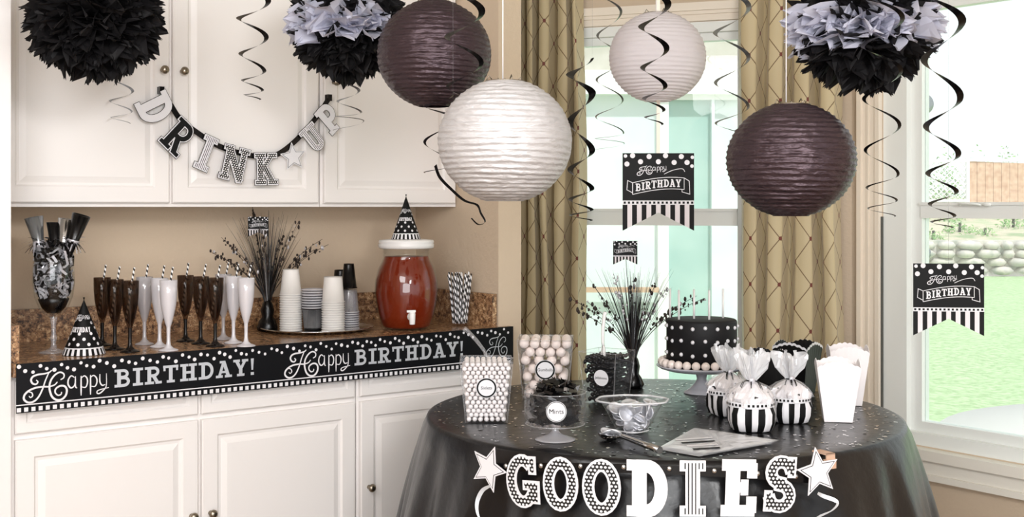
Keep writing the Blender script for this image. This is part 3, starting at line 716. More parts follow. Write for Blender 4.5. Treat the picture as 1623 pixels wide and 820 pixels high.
lantern(800, 224, 2.86, .160, 'lan_silver', 'silver white paper lantern, the largest one, in front of the left curtain', 797, 1)
lantern(688, 86, 3.38, .161, 'lan_black', 'dark gunmetal paper lantern hanging before the wall cabinet, behind the silver one', 690, 2, kz=.95)
lantern(1253.5, 254, 3.0, .161, 'lan_black', 'dark gunmetal paper lantern hanging before the right curtain', 1246, 3, kz=.90)
lantern(1042, 91, 3.96, .160, 'lan_white', 'matte white paper lantern hanging before the back window', 1040, 4, kz=.94)

# ================================================================== TISSUE POMPOMS
def pompom(x, y, D, R, label, seed, band=None, n=520):
    c = at(x, y, D); r = empty('tissue_pompom', c, 0, label, 'pompom', 'fluffy tissue paper pompoms'); rnd = random.Random(seed)
    bb = {0: MB(), 1: MB()}
    for k in range(n):
        z = 1-2*(k+.5)/n; a = k*2.39996; q = sqrt(1-z*z)
        d = Vector((q*cos(a), q*sin(a), z))+Vector((rnd.gauss(0, .09), rnd.gauss(0, .09), rnd.gauss(0, .05))); d.normalize()
        w = 1 if band and band[0] < d.z < band[1] else 0
        up = Vector((0, 0, 1)) if abs(d.z) < .93 else Vector((1, 0, 0))
        t = d.cross(up).normalized(); u = t.cross(d).normalized()
        roll = rnd.uniform(-.9, .9); t2 = t*cos(roll)+u*sin(roll); u2 = u*cos(roll)-t*sin(roll)
        L = R*rnd.uniform(.86, 1.05)*(1.06 if w else 1); W = R*rnd.uniform(.18, .30)*(1.3 if w else 1); cu = rnd.uniform(-.12, .3)*R; cr = rnd.uniform(.25, .75)
        vs = []; rows = 6
        for i in range(rows+1):
            s_ = i/rows; rad_ = R*.22+(L-R*.22)*s_
            ww = W*(.25+.95*s_) if s_ < .72 else W*(.25+.95*.72)*(1-(s_-.72)/.28*.93)
            base = d*rad_+u2*(cu*s_*s_)
            for j, e in enumerate((-1, -.5, 0, .5, 1)):
                fold_ = abs(e)*ww*cr+rnd.uniform(-.035, .035)*R*s_
                notch = -.05*R*(abs(e) == .5)*(s_ > .8)
                vs.append(base+t2*(e*ww)+u2*fold_+d*notch)
        bb[w].add(vs, [(i*5+j, i*5+j+1, (i+1)*5+j+1, (i+1)*5+j) for i in range(rows) for j in range(4)], 0, False)
    tag(bb[0].build('tissue_petals', 'blackpaper', r), 'black petals')
    if band: tag(bb[1].build('tissue_petals', 'whitepaper', r), 'white petals')
    b = MB(); b.tube([(0, 0, 0), (0, 0, 2.6-c.z)], .0014, 5); b.build('cord', 'cord', r)
pompom(150, 25, 3.40, .198, 'all black tissue pompom hanging before the left wall cabinet', 1)
pompom(552, 40, 3.75, .188, 'black and white tissue pompom beside the dark lantern, over the cabinets', 2, (-.38, .02))
pompom(1368, 38, 3.20, .196, 'black and white tissue pompom hanging before the right window', 3, (-.46, -.06))

# ================================================================== FOIL SWIRLS
def swirl(cx, D, ys, r0, r1, wpx, m, label, phase=0, tail=None, drift=0, end=0.0):
    """a spiral cut strip; ys are the heights of successive turns"""
    P = []; Dr = []; n = len(ys)-1; per = 26; k = D/F
    T_ = n+end
    for i in range(int(T_*per)+1):
        t = i/per; j = min(int(t), n-1); f_ = t-j
        zz = smooth([(y,) for y in ys], 1)
        y = ys[j]+(ys[j+1]-ys[j])*f_
        if 0 < j < n: pass
        r_ = (r0+(r1-r0)*t/n)*k; a = 2*pi*t+phase
        p = at(cx+drift*t/n, y, D); d = Vector((cos(a), sin(a), 0)); P.append(p+d*r_); Dr.append((d+Vector((0, 0, .35))).normalized())
    top = P[0].copy(); b = MB()
    P = [p-top for p in P]
    b.strip(P, Dr, lambda t: wpx*k*(1-.72*t)*min(1, .35+t*8), 0)
    if tail:
        q = [at(*p_, D)-top for p_ in tail]; q = [Vector(v) for v in smooth([tuple(v) for v in q], 5)]
        b.strip(q, [Vector((.7, .3, .6)).normalized()]*len(q), lambda t: .009*(1-.6*t), 0)
    o = b.build('foil_swirl', m, loc=top)
    tag(o, label, 'swirl', 'spiral foil swirls hung from the ceiling')
    c = MB(); c.tube([(0, 0, 0), (0, 0, 2.6-top.z)], .0005, 4); c.build('thread', 'clear_milky', o)
swirl(401, 3.6, [-60, 0, 58, 112, 143, 158], 27, 12, 11, 'foil_black', 'black foil swirl hanging in the middle of the wall cabinet doors, above the letters')
swirl(192, 3.95, [100, 143, 176, 196], 19, 15, 6, 'foil_silver', 'thin silver swirl tip below the all black pompom')
swirl(553, 4.05, [112, 143, 178, 191, 222], 12, 27, 6, 'foil_silver', 'thin swirl with wide loops below the pompom, beside the letter P', end=-.5)
swirl(736, 3.08, [-60, 19, 100, 175], 29, 26, 15, 'foil_black', 'black foil swirl in front of the left dark lantern')
swirl(696, 3.12, [150, 188, 262, 285], 22, 24, 8, 'foil_black', 'black tangled swirl behind the left side of the silver lantern', end=-.4, tail=[(690, 262), (697, 281), (715, 300), (736, 318), (756, 325), (762, 338), (769, 352), (758, 356), (747, 346)])
swirl(921, 3.25, [92, 150, 241, 301, 334, 350], 18, 17, 14, 'foil_black', 'black foil swirl beside the silver lantern, against the left curtain')
swirl(1037, 3.6, [-55, 10, 80, 139, 176, 198], 24, 13, 13, 'foil_black', 'black foil swirl in front of the matte white lantern')
swirl(966, 4.35, [-40, 20, 95, 160, 212, 228, 248], 17, 25, 5, 'foil_silver', 'thin silver swirl between the left curtain and the white lantern', end=-.5)
swirl(1160, 3.7, [-60, 15, 95, 172, 222], 27, 25, 10, 'foil_silver', 'grey silver swirl right of the white lantern, before the back window')
swirl(1398, 2.93, [-50, 35, 118, 204, 280, 320, 344], 33, 20, 9, 'foil_black', 'black foil swirl below the right pompom')
swirl(1494, 2.9, [-60, 42, 162, 250, 308, 345, 362], 32, 15, 14, 'foil_black', 'long black foil swirl at the far right, before the garden view')
def table_swirl(x, pts, wd, label):
    a = table_front(x, GR+.01); b = MB(); D_ = TC.y-(GR+.012)*cos(a)
    q = [at(px, py, D_) for px, py in pts]; q = [Vector(v) for v in smooth([(p.x, p.y+.01*sin(i*1.3), p.z) for i, p in enumerate(q)], 6)]; o0 = q[0].copy(); q = [v-o0 for v in q]
    N = len(q); dr = []
    for i in range(N):
        t = (q[min(i+1, N-1)]-q[max(i-1, 0)]).normalized(); dr.append(Vector((-t.z, .35, t.x)).normalized())
    b.strip(q, dr, lambda t: wd*(.35+.65*abs(sin(pi*(t*1.6+.15)))), 0)
    tag(b.build('foil_swirl', 'swirlwhite', loc=o0), label, 'swirl', 'white swirls below the table stars')
table_swirl(774, [(776, 771), (764, 780), (756, 798), (758, 816), (770, 835), (780, 850), (766, 872)], .012, 'white foil swirl hanging below the left star of the table garland')
table_swirl(1300, [(1296, 782), (1306, 788), (1328, 797), (1318, 808), (1297, 818), (1292, 830), (1318, 845)], .010, 'white foil swirl hanging below the right star of the table garland')

# ================================================================== PENNANTS
def pennant_mesh(W, H, detail=True):
    b = MB(); hz = H*.27; st = -H*.665
    b.box(-W/2, W/2, 0, .001, st, 0, 0)
    # swallow tail
    notch = lambda x: -H+(H-(-st)-H*.0)*0+ (H*(1-.79))*(1-abs(x)/(W/2))*1.0
    nst = 15
    for i in range(nst):
        x0 = -W/2+W*i/nst; x1 = x0+W/nst
        n0, n1 = -H*1.0+H*.235*(1-abs(x0)/(W/2)), -H*1.0+H*.235*(1-abs(x1)/(W/2))
        xs = [x0, x1] if not (x0 < 0 < x1) else [x0, 0, x1]
        lo = [(x, -H+H*.235*(1-abs(x)/(W/2))) for x in xs]
        vs = [Vector((x0, 0, st)), Vector((x1, 0, st))]+[Vector((x, 0, z)) for x, z in lo[::-1]]
        m = len(vs); vs2 = [v+Vector((0, .001, 0)) for v in vs]
        b.add(vs+vs2, [tuple(range(m)), tuple(range(m, 2*m))]+[(j, (j+1) % m, m+(j+1) % m, m+j) for j in range(m)], 0 if i % 2 == 0 else 2)
    poly(b, [(-W/2, st), (W/2, st), (W/2, st+H*.055), (-W/2, st+H*.055)], XZ, .0003, 1)
    for i in range(17):
        x = -W/2+W*(i+.25)/17; poly(b, [(x, st+H*.014), (x+W*.03, st+H*.014), (x+W*.03, st+H*.042), (x, st+H*.042)], XZ, .0006, 0)
    r_ = W*.036
    for i, x in enumerate([-.36, -.13, .10, .32]): disc(b, x*W, -r_*1.3+(0 if i % 2 else .003), r_, XZ, .0004, 1)
    for x in (-.25, .0, .22, .40): disc(b, x*W, -r_*3.3-r_*.3*(x > 0), r_, XZ, .0004, 1)
    disc(b, -.44*W, -r_*4.2, r_, XZ, .0004, 1); disc(b, -.46*W, -r_*1.1, r_*.7, XZ, .0004, 1); disc(b, .475*W, -r_*1.6, r_*.7, XZ, .0004, 1); disc(b, .47*W, -r_*5, r_*.7, XZ, .0004, 1)
    sc = W*.00036*1.0
    tz = lambda x, y: (-.30*W+(x-120)*sc*1.22, -H*.165-(y-262)*sc*1.02+(x-120)*sc*.05)
    script(b, tz, XZ, sc*1.0, .0004, 1)
    # ribbon outline with the word
    rb = lambda x: -H*.50+H*.085*sin((x/W+.42)*2.6)*1.0-.0+H*.03
    up = [(x*W, rb(x*W)+H*.075) for x in [-.36+.72*i/14 for i in range(15)]]; dn = [(x*W, rb(x*W)-H*.075) for x in [-.36+.72*i/14 for i in range(15)]]
    for ln in (up, dn): stroke(b, ln, W*.009, XZ, .0004, 1)
    for q in (-.36, .36): stroke(b, [(q*W, rb(q*W)-H*.075), (q*W, rb(q*W)+H*.075)], W*.009, XZ, .0004, 1)
    stroke(b, [(-.36*W, up[0][1]), (-.43*W, up[0][1]+H*.03), (-.44*W, dn[0][1]+H*.06), (-.36*W, dn[0][1]+H*.02)], W*.009, XZ, .0004, 1)
    stroke(b, [(.36*W, up[-1][1]), (.43*W, up[-1][1]-H*.04), (.44*W, dn[-1][1]-H*.06), (.33*W, dn[-1][1]-H*.03), (.33*W, dn[-1][1])], W*.009, XZ, .0004, 1)
    stroke(b, smooth([(.08*W, -H*.27), (.2*W, -H*.22), (.33*W, -H*.20), (.37*W, -H*.24)], 4), W*.008, XZ, .0004, 1)
    txt = 'BIRTHDAY'; tot = sum(GL[c][0] for c in txt)+.05*7; h = .62*W/tot*1.04; x = -.32*W; sx = .64*W/(tot*h)
    for c in txt:
        wc = GL[c][0]*h*sx; glyph(b, c, XZ, x, rb(x+wc/2)-h/2, h, sx, off=.0005, mi=1); x += wc+.05*h*sx
    return b
def pennant(x, ytop, D, W, H, rz, label, cord):
    p = at(x, ytop, D); b = pennant_mesh(W, H)
    r = empty('pennant', p, rz, label, 'pennant', 'black Happy Birthday pennants hanging in the windows')
    b.build('card', ['black', 'white', 'pinkish'], r)
    c = MB()
    if cord == 'ribbon':
        c.box(-.006, .006, .0012, .0018, -.01, 2.6-p.z)
    else: c.tube([(0, .001, -.01), (0, .001, 2.6-p.z)], .0007, 5)
    c.build('cord', 'casing' if cord == 'ribbon' else 'clear_milky', r)
pennant(1043.5, 243, 4.0, .238, .258, 0, 'black swallow tailed Happy Birthday pennant hanging before the back window', 'ribbon')
pennant(1503.5, 418, 3.6, .206, .216, rad(-6), 'black swallow tailed Happy Birthday pennant hanging before the garden window', 'thread')

# ================================================================== ON THE COUNTER
CZ = .921
def flute(label, x, y, body, stem, straw_dx, sname, top=.225, straw=True):
    p = on(x, y, CZ); r = empty('champagne_flute', p, 0, label, 'glass', 'plastic champagne flutes on the counter')
    b = MB(); h = top
    b.lathe([(.0065, .075), (.012, .092), (.019, .12), (.0245, .15), (.027, .185), (.0275, h), (.0262, h), (.0257, .185), (.023, .15), (.0175, .122), (.0105, .096), (.001, .085)], 24); b.build('bowl', body, r)
    b = MB(); b.lathe([(.0065, .075), (.0058, .05), (.006, .03), (.008, .016), (.016, .008)], 16); b.build('stem', stem, r)
    b = MB(); b.lathe([(.016, .008), (.028, .004), (.031, .002), (.031, 0), (.001, 0)], 24); b.build('foot', stem, r)
    if straw:
        q = Vector((.013*(-1 if straw_dx > 0 else 1), 0, .101)); e = Vector((straw_dx, 0, top+.042)); s = MB()
        s.tube([q+(e-q)*i/10-q for i in range(11)], .0032, 8, 0, uvs=.016)
        tag(s.build('paper_straw', 'straw', loc=p+q), sname, 'straw', 'black and white striped straws standing in the flutes')
ordn = ['first', 'second', 'third', 'fourth', 'fifth', 'sixth', 'seventh', 'eighth', 'ninth', 'tenth', 'eleventh', 'twelfth']
FL = [(162, 548, 'k', .012), (182, 554, 'k', .016), (206, 558, 'k', .014), (229, 546, 'c', .012), (253, 550, 'w', .016), (267, 556, 'w', .014), (294, 541, 'k', .010), (318, 545, 'k', .018), (341, 549, 'k', .016), (354, 538, 'c', .018), (370, 544, 'w', .017), (390, 549, 'w', .016)]
for i, (x, y, k, dx) in enumerate(FL):
    col = {'k': 'smoky black', 'c': 'clear grey', 'w': 'pearly white'}[k]
    flute('%s plastic champagne flute, %s from the left on the counter' % (col, ordn[i]), x, y, {'k': 'smoke', 'c': 'pearl', 'w': 'pearl_white'}[k], {'k': 'smoke_solid', 'c': 'pearl', 'w': 'pearl_white'}[k], dx, 'black and white striped straw in the %s flute from the left' % ordn[i])
# hurricane glass with noise makers
p = on(85, 559, CZ); r = empty('hurricane_glass', p, 0, 'tall footed glass of black and silver shreds at the left end of the counter', 'glass')
b = MB(); b.lathe([(.001, .112), (.02, .114), (.042, .135), (.058, .175), (.064, .22), (.062, .27), (.056, .335), (.0545, .335), (.0605, .27), (.0625, .22), (.0565, .176), (.041, .138), (.018, .118), (.001, .116)], 40); b.build('bowl', 'glass', r)
b = MB(); b.lathe([(.012, .112), (.008, .09), (.007, .06), (.011, .045), (.007, .032), (.010, .014), (.03, .006), (.046, .003), (.046, 0), (.001, 0)], 32); b.build('stem', 'clear_cup', r)
rnd = random.Random(21); base = p.copy()
def shreds(n, zr_, rr, seed, sz=.007):
    rnd = random.Random(seed); b = MB()
    for _ in range(n):
        z = rnd.uniform(*zr_); R_ = rr(z)*sqrt(rnd.uniform(.35, 1)); a = rnd.random()*2*pi; c = Vector((R_*cos(a), R_*sin(a), z))
        d = Vector((rnd.gauss(0, 1), rnd.gauss(0, 1), rnd.gauss(0, 1))).normalized()*sz*2; e = d.orthogonal().normalized()*sz*.28; k = Vector((rnd.gauss(0, 1), rnd.gauss(0, 1), rnd.gauss(0, 1)))*sz*.7
        pts = [c-d, c+k, c+d]
        pts = [v if math.hypot(v.x, v.y) < rr(v.z)*1.0+.001 else Vector((v.x*rr(v.z)/math.hypot(v.x, v.y), v.y*rr(v.z)/math.hypot(v.x, v.y), v.z)) for v in pts]
        b.add([pts[0]-e, pts[0]+e, pts[1]+e, pts[1]-e, pts[2]+e, pts[2]-e], [(0, 1, 2, 3), (3, 2, 4, 5)], rnd.choice((0, 0, 1, 1)))
    return b
rr = lambda z: max(.01, .058*sin(min(1, (max(z, .121)-.115)/.11)*pi/2))
tag(shreds(480, (.15, .335), rr, 3, .015).build('foil_shred', ['shred', 'foil_black'], loc=p), 'black and silver foil shreds filling the tall footed glass', 'shred', kind='stuff')
b = MB(); b.lathe([(.001, .123), (.02, .125), (.036, .142), (.047, .168), (.04, .176), (.001, .18)], 24); tag(b.build('dark_filler', 'foil_black', loc=p), 'black paper wad at the bottom of the tall footed glass', 'filler')
def blower(dx, dy, tilt, az, h, r1, m, label, zb=.225):
    r_ = empty('noise_maker', p+Vector((dx, dy, zb)), 0, label, 'noisemaker', 'party horns standing in the tall footed glass')
    r_.rotation_euler = (0, tilt, az)
    r1 *= 1.3; b = MB(); b.lathe([(.005, 0), (.009, h*.4), (r1, h), (r1-.0015, h), (.006, h*.45), (.003, 0)], 20); b.build('horn', m, r_)
    rnd = random.Random(h*1000); f = MB()
    for k in range(60):
        a = rnd.random()*2*pi; d = Vector((cos(a), sin(a), rnd.uniform(-.3, .9))).normalized(); L_ = rnd.uniform(.025, .065)
        q = [Vector((0, 0, h*.60))+d*L_*t+Vector((0, 0, -.022*t*t)) for t in (0, .35, .7, 1)]; e = d.cross(Vector((0, 0, 1))).normalized()
        f.strip(q, [e]*4, .0036, 0 if k % 3 else 1)
    f.build('fringe', ['foil_black', 'shred'], r_)
    f = MB(); f.lathe([(.0125, h*.57), (.020, h*.61), (.0125, h*.65)], 14); f.build('collar', 'shred' if m != 'silver' else 'foil_black', r_)
blower(-.022, 0, -.20, 0, .205, .022, 'foil_silver', 'silver party horn leaning left in the tall footed glass')
blower(-.002, .014, .02, 0, .185, .022, 'foil_black', 'black party horn standing at the middle of the tall footed glass')
blower(.012, .004, .14, 0, .198, .020, 'silver', 'shiny silver party horn on the right in the tall footed glass')
blower(.026, -.008, .30, 0, .218, .022, 'foil_black', 'black party horn leaning right in the tall footed glass')
# party hats
def hat(p, R, H, label, seed):
    b = MB(); b.lathe([(R, 0), (.001, H)], 40, 0)
    r = empty('party_hat', p, 0, label, 'hat', 'black polka dot party hats')
    def cone(a, t, o): q = R*(1-t)+o; return Vector((q*cos(a), q*sin(a), H*t+o*.4))
    rnd = random.Random(seed)
    for j in range(8):
        t = .20+j*.095; n = max(3, int(13*(1-t)))
        for i in range(n):
            a = 2*pi*(i+.5*(j % 2))/n-pi/2; rd = R*.085*(1-.25*t)
            if .40 < t < .62 and abs((a+pi/2+pi) % (2*pi)-pi) < .75: continue
            q = R*(1-t); b.add([cone(a+rd*cos(x)/q, t+rd*sin(x)/H, .0006) for x in [2*pi*m/9 for m in range(9)]], [tuple(range(9))], 1)
    n = 44
    for i in range(n):
        a0, a1 = 2*pi*i/n, 2*pi*(i+1)/n; b.add([cone(a0, 0, .0009), cone(a1, 0, .0009), cone(a1, .115, .0009), cone(a0, .115, .0009)], [(0, 1, 2, 3)], 1 if i % 2 else 0)
    b.add([v for i in range(49) for v in (cone(2*pi*i/48, .115, .001), cone(2*pi*i/48, .135, .001))], [(2*i, 2*i+2, 2*i+3, 2*i+1) for i in range(48)], 1)
    f = lambda x, z, o: cone(-pi/2+x/(R*.55), .5+z/H, .0012+o)
    script(b, lambda x, y: ((x-560)*R*.00135, R*.62-(y-262)*R*.0009), f, R*.0011, 0, 1)
    word(b, 'BIRTHDAY', f, -R*.5, R*.5, -R*.22, R*.24, mi=1, off=.0002)
    b.build('cone', ['black', 'white'], r)
    c = MB()
    for i in range(10):
        a = i*2*pi/10; c.add([Vector((0, 0, H-.004)), Vector((.003*cos(a), .003*sin(a), H+.008)), Vector((.003*cos(a+.5), .003*sin(a+.5), H+.009))], [(0, 1, 2)])
    c.build('tip', 'foil_black', r)
p1 = on(133, 561, CZ); hat(p1, .064, .168, 'black polka dot party hat standing on the counter before the tall footed glass', 1)
# drink dispenser
p = on(644, 521, CZ); KD = (.83)
r = empty('drink_dispenser', p, 0, 'glass drink dispenser full of red brown tea with a white lid and tap', 'dispenser')
prof = [(.001, .004), (.085, .004), (.094, .012), (.106, .05), (.116, .10), (.120, .14), (.117, .185), (.106, .225), (.092, .255), (.088, .268), (.088, .300)]
b = MB(); b.lathe(prof+[(q-.003, z+.001) for q, z in prof[::-1]], 48); b.build('glass_jar', 'glass', r)
b = MB(); b.lathe([(.001, .008)]+[(q-.005, z+.002) for q, z in prof[1:-1]]+[(.082, .272), (.001, .272)], 48); b.build('tea', 'tea', r)
b = MB(); b.lathe([(.001, .302), (.098, .302), (.104, .306), (.105, .318), (.102, .322), (.105, .326), (.102, .334), (.07, .337), (.001, .337)], 48); b.build('lid', 'whiteplast', r)
a = -1.33; T = Matrix.Translation((.116*cos(a), .116*sin(a), .055)) @ Matrix.Rotation(a+pi/2, 4, 'Z')
b = MB(); b.lathe([(.001, -.006), (.013, -.006), (.015, 0), (.015, .005), (.008, .008), (.008, .03), (.001, .03)], 16, 0, T @ Matrix.Rotation(pi/2, 4, 'X'))
b.lathe([(.010, -.026), (.011, -.01), (.012, .012), (.009, .018), (.001, .018)], 14, 0, T @ Matrix.Translation((0, -.026, 0))); b.box(-.020, .012, -.031, -.021, .018, .026, 0, T); b.build('tap', 'whiteplast', r)
hat(p+Vector((-.001, 0, .3375)), .055, .160, 'black polka dot party hat standing on the white lid of the drink dispenser', 2)
# straw jar
p = on(729, 516, CZ); r = empty('straw_glass', p, 0, 'flared clear glass holding a bunch of striped straws beside the dispenser', 'glass')
b = MB(); b.lathe([(.001, .002), (.034, .002), (.036, .03), (.040, .08), (.052, .125), (.0505, .125), (.0385, .08), (.0345, .03), (.033, .006), (.001, .006)], 32); b.build('bowl', 'clear', r)
rnd = random.Random(4)
for i in range(26):
    a = 2.39996*i; q = .027*sqrt((i+.5)/26); lean = 1.85+rnd.uniform(-.12, .12)
    s0 = Vector((q*cos(a), q*sin(a), .009)); e0 = Vector((q*lean*cos(a+.35)+rnd.uniform(-.004, .004), q*lean*sin(a+.35), rnd.uniform(.185, .208))); s = MB()
    s.tube([(e0-s0)*t/8 for t in range(9)], .0034, 8, 0, uvs=.026, uo=rnd.random())
    tag(s.build('paper_straw', 'straw', loc=p+s0), 'black and white striped paper straw in the bunch beside the dispenser', 'straw', 'striped straws bunched in the flared glass')
# tray and cups
p = on(503, 523.5, CZ); TP = p
b = MB(); b.lathe([(.001, .003), (.165, .003), (.178, .008), (.196, .013), (.206, .015), (.207, .012), (.196, .009), (.178, .004), (.165, 0), (.001, 0)], 72, 0, None, True, lambda a, q, z: q+(.0035*abs(sin(a*24)) if q > .19 else 0))
tag(b.build('serving_tray', 'silver', loc=p), 'round silver serving tray with a fluted rim on the counter', 'tray')
ordn_top = ['first', 'second', 'third', 'fourth', 'fifth', 'sixth', 'seventh', 'eighth', 'ninth', 'tenth', 'eleventh', 'twelfth', 'thirteenth', 'fourteenth', 'fifteenth', 'sixteenth']
def cup_mesh(rt, rb, h, inverted, rim=.0016):
    prof = [(.001, .004), (rb-.001, .004), (rb, 0), (rb+.0006, .004), (rt-.0008, h-.003), (rt+rim, h-.0035), (rt+rim, h), (rt-.0012, h), (rb-.0012, .008), (.001, .008)]
    if inverted: prof = [(q, h-z) for q, z in prof]
    b = MB(); b.lathe(prof, 28, lambda i, k: 1 if i in (4, 5, 6) else 0); return b
def stack(x, y, n, rt, rb, h, step, m, inv, lab, toplab, group, nm, z0=.0035, dz=0):
    q = on(x, y, CZ+z0); first = None
    for i in range(n):
        l = toplab if (i == n-1 and toplab) else (lab+', '+ordn_top[n-1-i]+' from the top' if n > 1 else lab)
        if first is None:
            o = cup_mesh(rt, rb, h, inv).build(nm, [m, {'clear_cup': 'pearl_white', 'foil_black': 'foil_black'}.get(m, m)], loc=q+Vector((0, 0, dz))); tag(o, l, 'cup', group); first = o
        else:
            o = copy_tree(first, q+Vector((0, 0, dz+i*step)), label=l)
stack(461, 524, 16, .040, .029, .094, .0088, 'whitecup', True, 'white paper cup in the leftmost upside down stack on the tray', 'topmost white paper cup of the leftmost stack on the tray', 'white cups in the left stack on the tray', 'paper_cup')
stack(496, 524, 1, .041, .031, .083, .0088, 'blackbox', False, 'black paper cup standing upright at the bottom of the middle stack on the tray', None, 'cups in the middle stack', 'paper_cup')
stack(496, 524, 8, .0415, .033, .078, .0095, 'clear_cup', False, 'clear plastic cup nested in the middle stack above the black cup', 'topmost clear plastic cup of the middle stack on the tray', 'clear cups in the middle stack on the tray', 'plastic_cup', dz=.009)
stack(528, 525, 13, .041, .033, .094, .0088, 'whitecup', True, 'white paper cup in the right upside down stack on the tray', 'topmost white paper cup of the right stack on the tray', 'white cups in the right stack on the tray', 'paper_cup')
stack(553, 520, 8, .038, .030, .085, .0085, 'clear_cup', True, 'clear plastic cup upside down in the stack beside the dispenser', 'topmost clear plastic cup of the upside down stack beside the dispenser', 'clear cups upside down on the tray', 'plastic_cup')
stack(553, 520, 1, .030, .019, .092, .01, 'foil_black', True, 'shiny black cup upside down on the clear cups beside the dispenser', None, 'black cups on the tray', 'plastic_cup', dz=.0645+.085)
stack(540, 513, 12, .036, .024, .105, .0095, 'foil_black', True, 'shiny black cup in the rear upside down stack on the tray', 'topmost shiny black cup of the rear stack on the tray', 'black cups on the tray', 'plastic_cup')

# foil spray centrepieces --------------------------------------------
def spray(p, H, label, tlabel, seed, tagpx, rz=0, tagw=.075, tag_dx=0):
    rnd = random.Random(seed); r = empty('foil_spray', p, rz, label, 'centerpiece', 'black foil grass centrepieces')
    b = MB(); b.lathe([(.001, 0), (.034, 0), (.037, .012), (.030, .035), (.020, .05), (.024, .075), (.018, .10), (.006, .12)], 20, 0, None, True, lambda a, q, z: q*(1+.09*sin(a*7+z*90))); b.build('wrapped_base', 'foil_black', r)
    b = MB()
    for k in range(150):
        a = rnd.random()*2*pi; sp = rnd.random()**.8*.30; L_ = H*rnd.uniform(.5, .88); q = []
        for i in range(7):
            t = i/6; q.append(Vector((cos(a)*(.008+sp*L_*t**1.3*1.6), sin(a)*(.008+sp*L_*t**1.3*.8), .09+L_*t*(1-.25*sp*t))))
        e = Vector((-sin(a), cos(a), 0)) if abs(sin(a)) > .5 else Vector((.9, .3, 0)); b.strip(q, [e]*7, lambda t: .0034*(1-.8*t), 0 if k % 7 else 1)
    tag(b.build('foil_grass', ['stem', 'foil_silver'], r), kind='stuff')
    for k in range(11):
        a = pi*(k+.5)/11+rnd.uniform(-.1, .1) if k % 2 else -pi*(k+.5)/11; lean = 1.05*cos(a)
        L_ = H*rnd.uniform(.72, .98)*(1-.18*abs(lean)); pts = []
        for i in range(9):
            t = i/8; pts.append(Vector((lean*L_*.75*t**1.35, sin(a)*.10*t, .09+L_*t*(1-.28*abs(lean)*t))))
        b = MB(); b.tube(pts, lambda t: .0016*(1-.5*t), 5)
        for j in range(20):
            t = rnd.uniform(.45, 1); i = min(7, int(t*8)); q = pts[i]+(pts[i+1]-pts[i])*(t*8-i); d = Vector((rnd.gauss(0, 1), rnd.gauss(0, 1), rnd.gauss(0, 1))).normalized()*rnd.uniform(.004, .014)
            b.ball(q+d, rnd.uniform(.002, .0055), 6, 1 if (k in (3, 6) and seed == 2) or rnd.random() < .12 else 0, (1, 1, rnd.uniform(1, 2)))
        b.build('beaded_twig', ['twig', 'shred'], r)
    # pick with a little pennant
    tp = at(*tagpx, p.y-.03); b = pennant_mesh(tagw, tagw*.98)
    g_ = empty('pennant_pick', Vector((tp.x, p.y-.03, tp.z)), 0, tlabel, 'pennant', 'little pennants on picks in the foil sprays')
    b.build('card', ['black', 'white', 'pinkish'], g_)
    c = MB(); bot = Vector((p.x, p.y, p.z+.11))-Vector((tp.x, p.y-.03, tp.z)); c.tube([Vector((0, .002, -.004)), Vector((0, .002, -.03)), bot], .0011, 5); c.build('pick', 'stem', g_)
spray(on(424, 524, CZ), .42, 'black foil grass and twig spray on the counter behind the flutes', 'little Happy Birthday pennant in the spray on the counter', 1, (409, 344), rz=CA)
spray(on(1003, 615, TZ+.001), .40, 'black foil grass and twig spray on the black table beside the cake', 'little Happy Birthday pennant in the spray on the table', 2, (991, 382), tagw=.084)

# ================================================================== ON THE TABLE
Z0 = TZ+.0015
def candybox(p, rz, wb, wt, h, label):
    """square flared clear box, open on top"""
    r = empty('candy_box', p, rz, label, 'box', 'clear flared candy boxes'); b = MB(); t = .0015
    def ring(w, z): return [(-w/2, -w/2, z), (w/2, -w/2, z), (w/2, w/2, z), (-w/2, w/2, z)]
    vs = ring(wb, 0)+ring(wt, h)+ring(wt-2*t, h)+ring(wb-2*t, t)
    b.add(vs, [(0, 1, 2, 3)]+[(4*k+j, 4*k+(j+1) % 4, 4*k+4+(j+1) % 4, 4*k+4+j) for k in range(3) for j in range(4)]+[(12, 13, 14, 15)])
    b.build('box_wall', 'clear', r)
    for sx in (-1, 1):
        for sy in (-1, 1): pass
    c = MB(); c.tube([(x, y, z) for x, y, z in ring(wt, h)+ring(wt, h)[:1]], .0016, 5)
    for j in range(4): c.tube([ring(wb, 0)[j], ring(wt, h)[j]], .0014, 5)
    c.build('box_edge', 'clear_milky', r)
    return r
def rlabel(par, z, rr_, txt, wb, wt, h, ringc=True, x=0, ysign=-1, edge=None):
    w_ = wb+(wt-wb)*z/h; sl = math.atan2((wt-wb)/2, h); b = MB()
    T = Matrix.Translation((x, -w_/2-.0012, z)) @ Matrix.Rotation(sl, 4, 'X')
    f = lambda a, c, o: T @ Vector((a, -o, c))
    disc(b, 0, 0, rr_, f, .0003, 0, 32)
    if ringc: disc(b, 0, 0, rr_*.96, f, .0006, 1, 32); disc(b, 0, 0, rr_*.80, f, .0009, 0, 32)
    text_mesh(b, txt, rr_*.42, f, 0, 0, .0014, 1)
    b.build('round_label', ['white', 'black'], par)
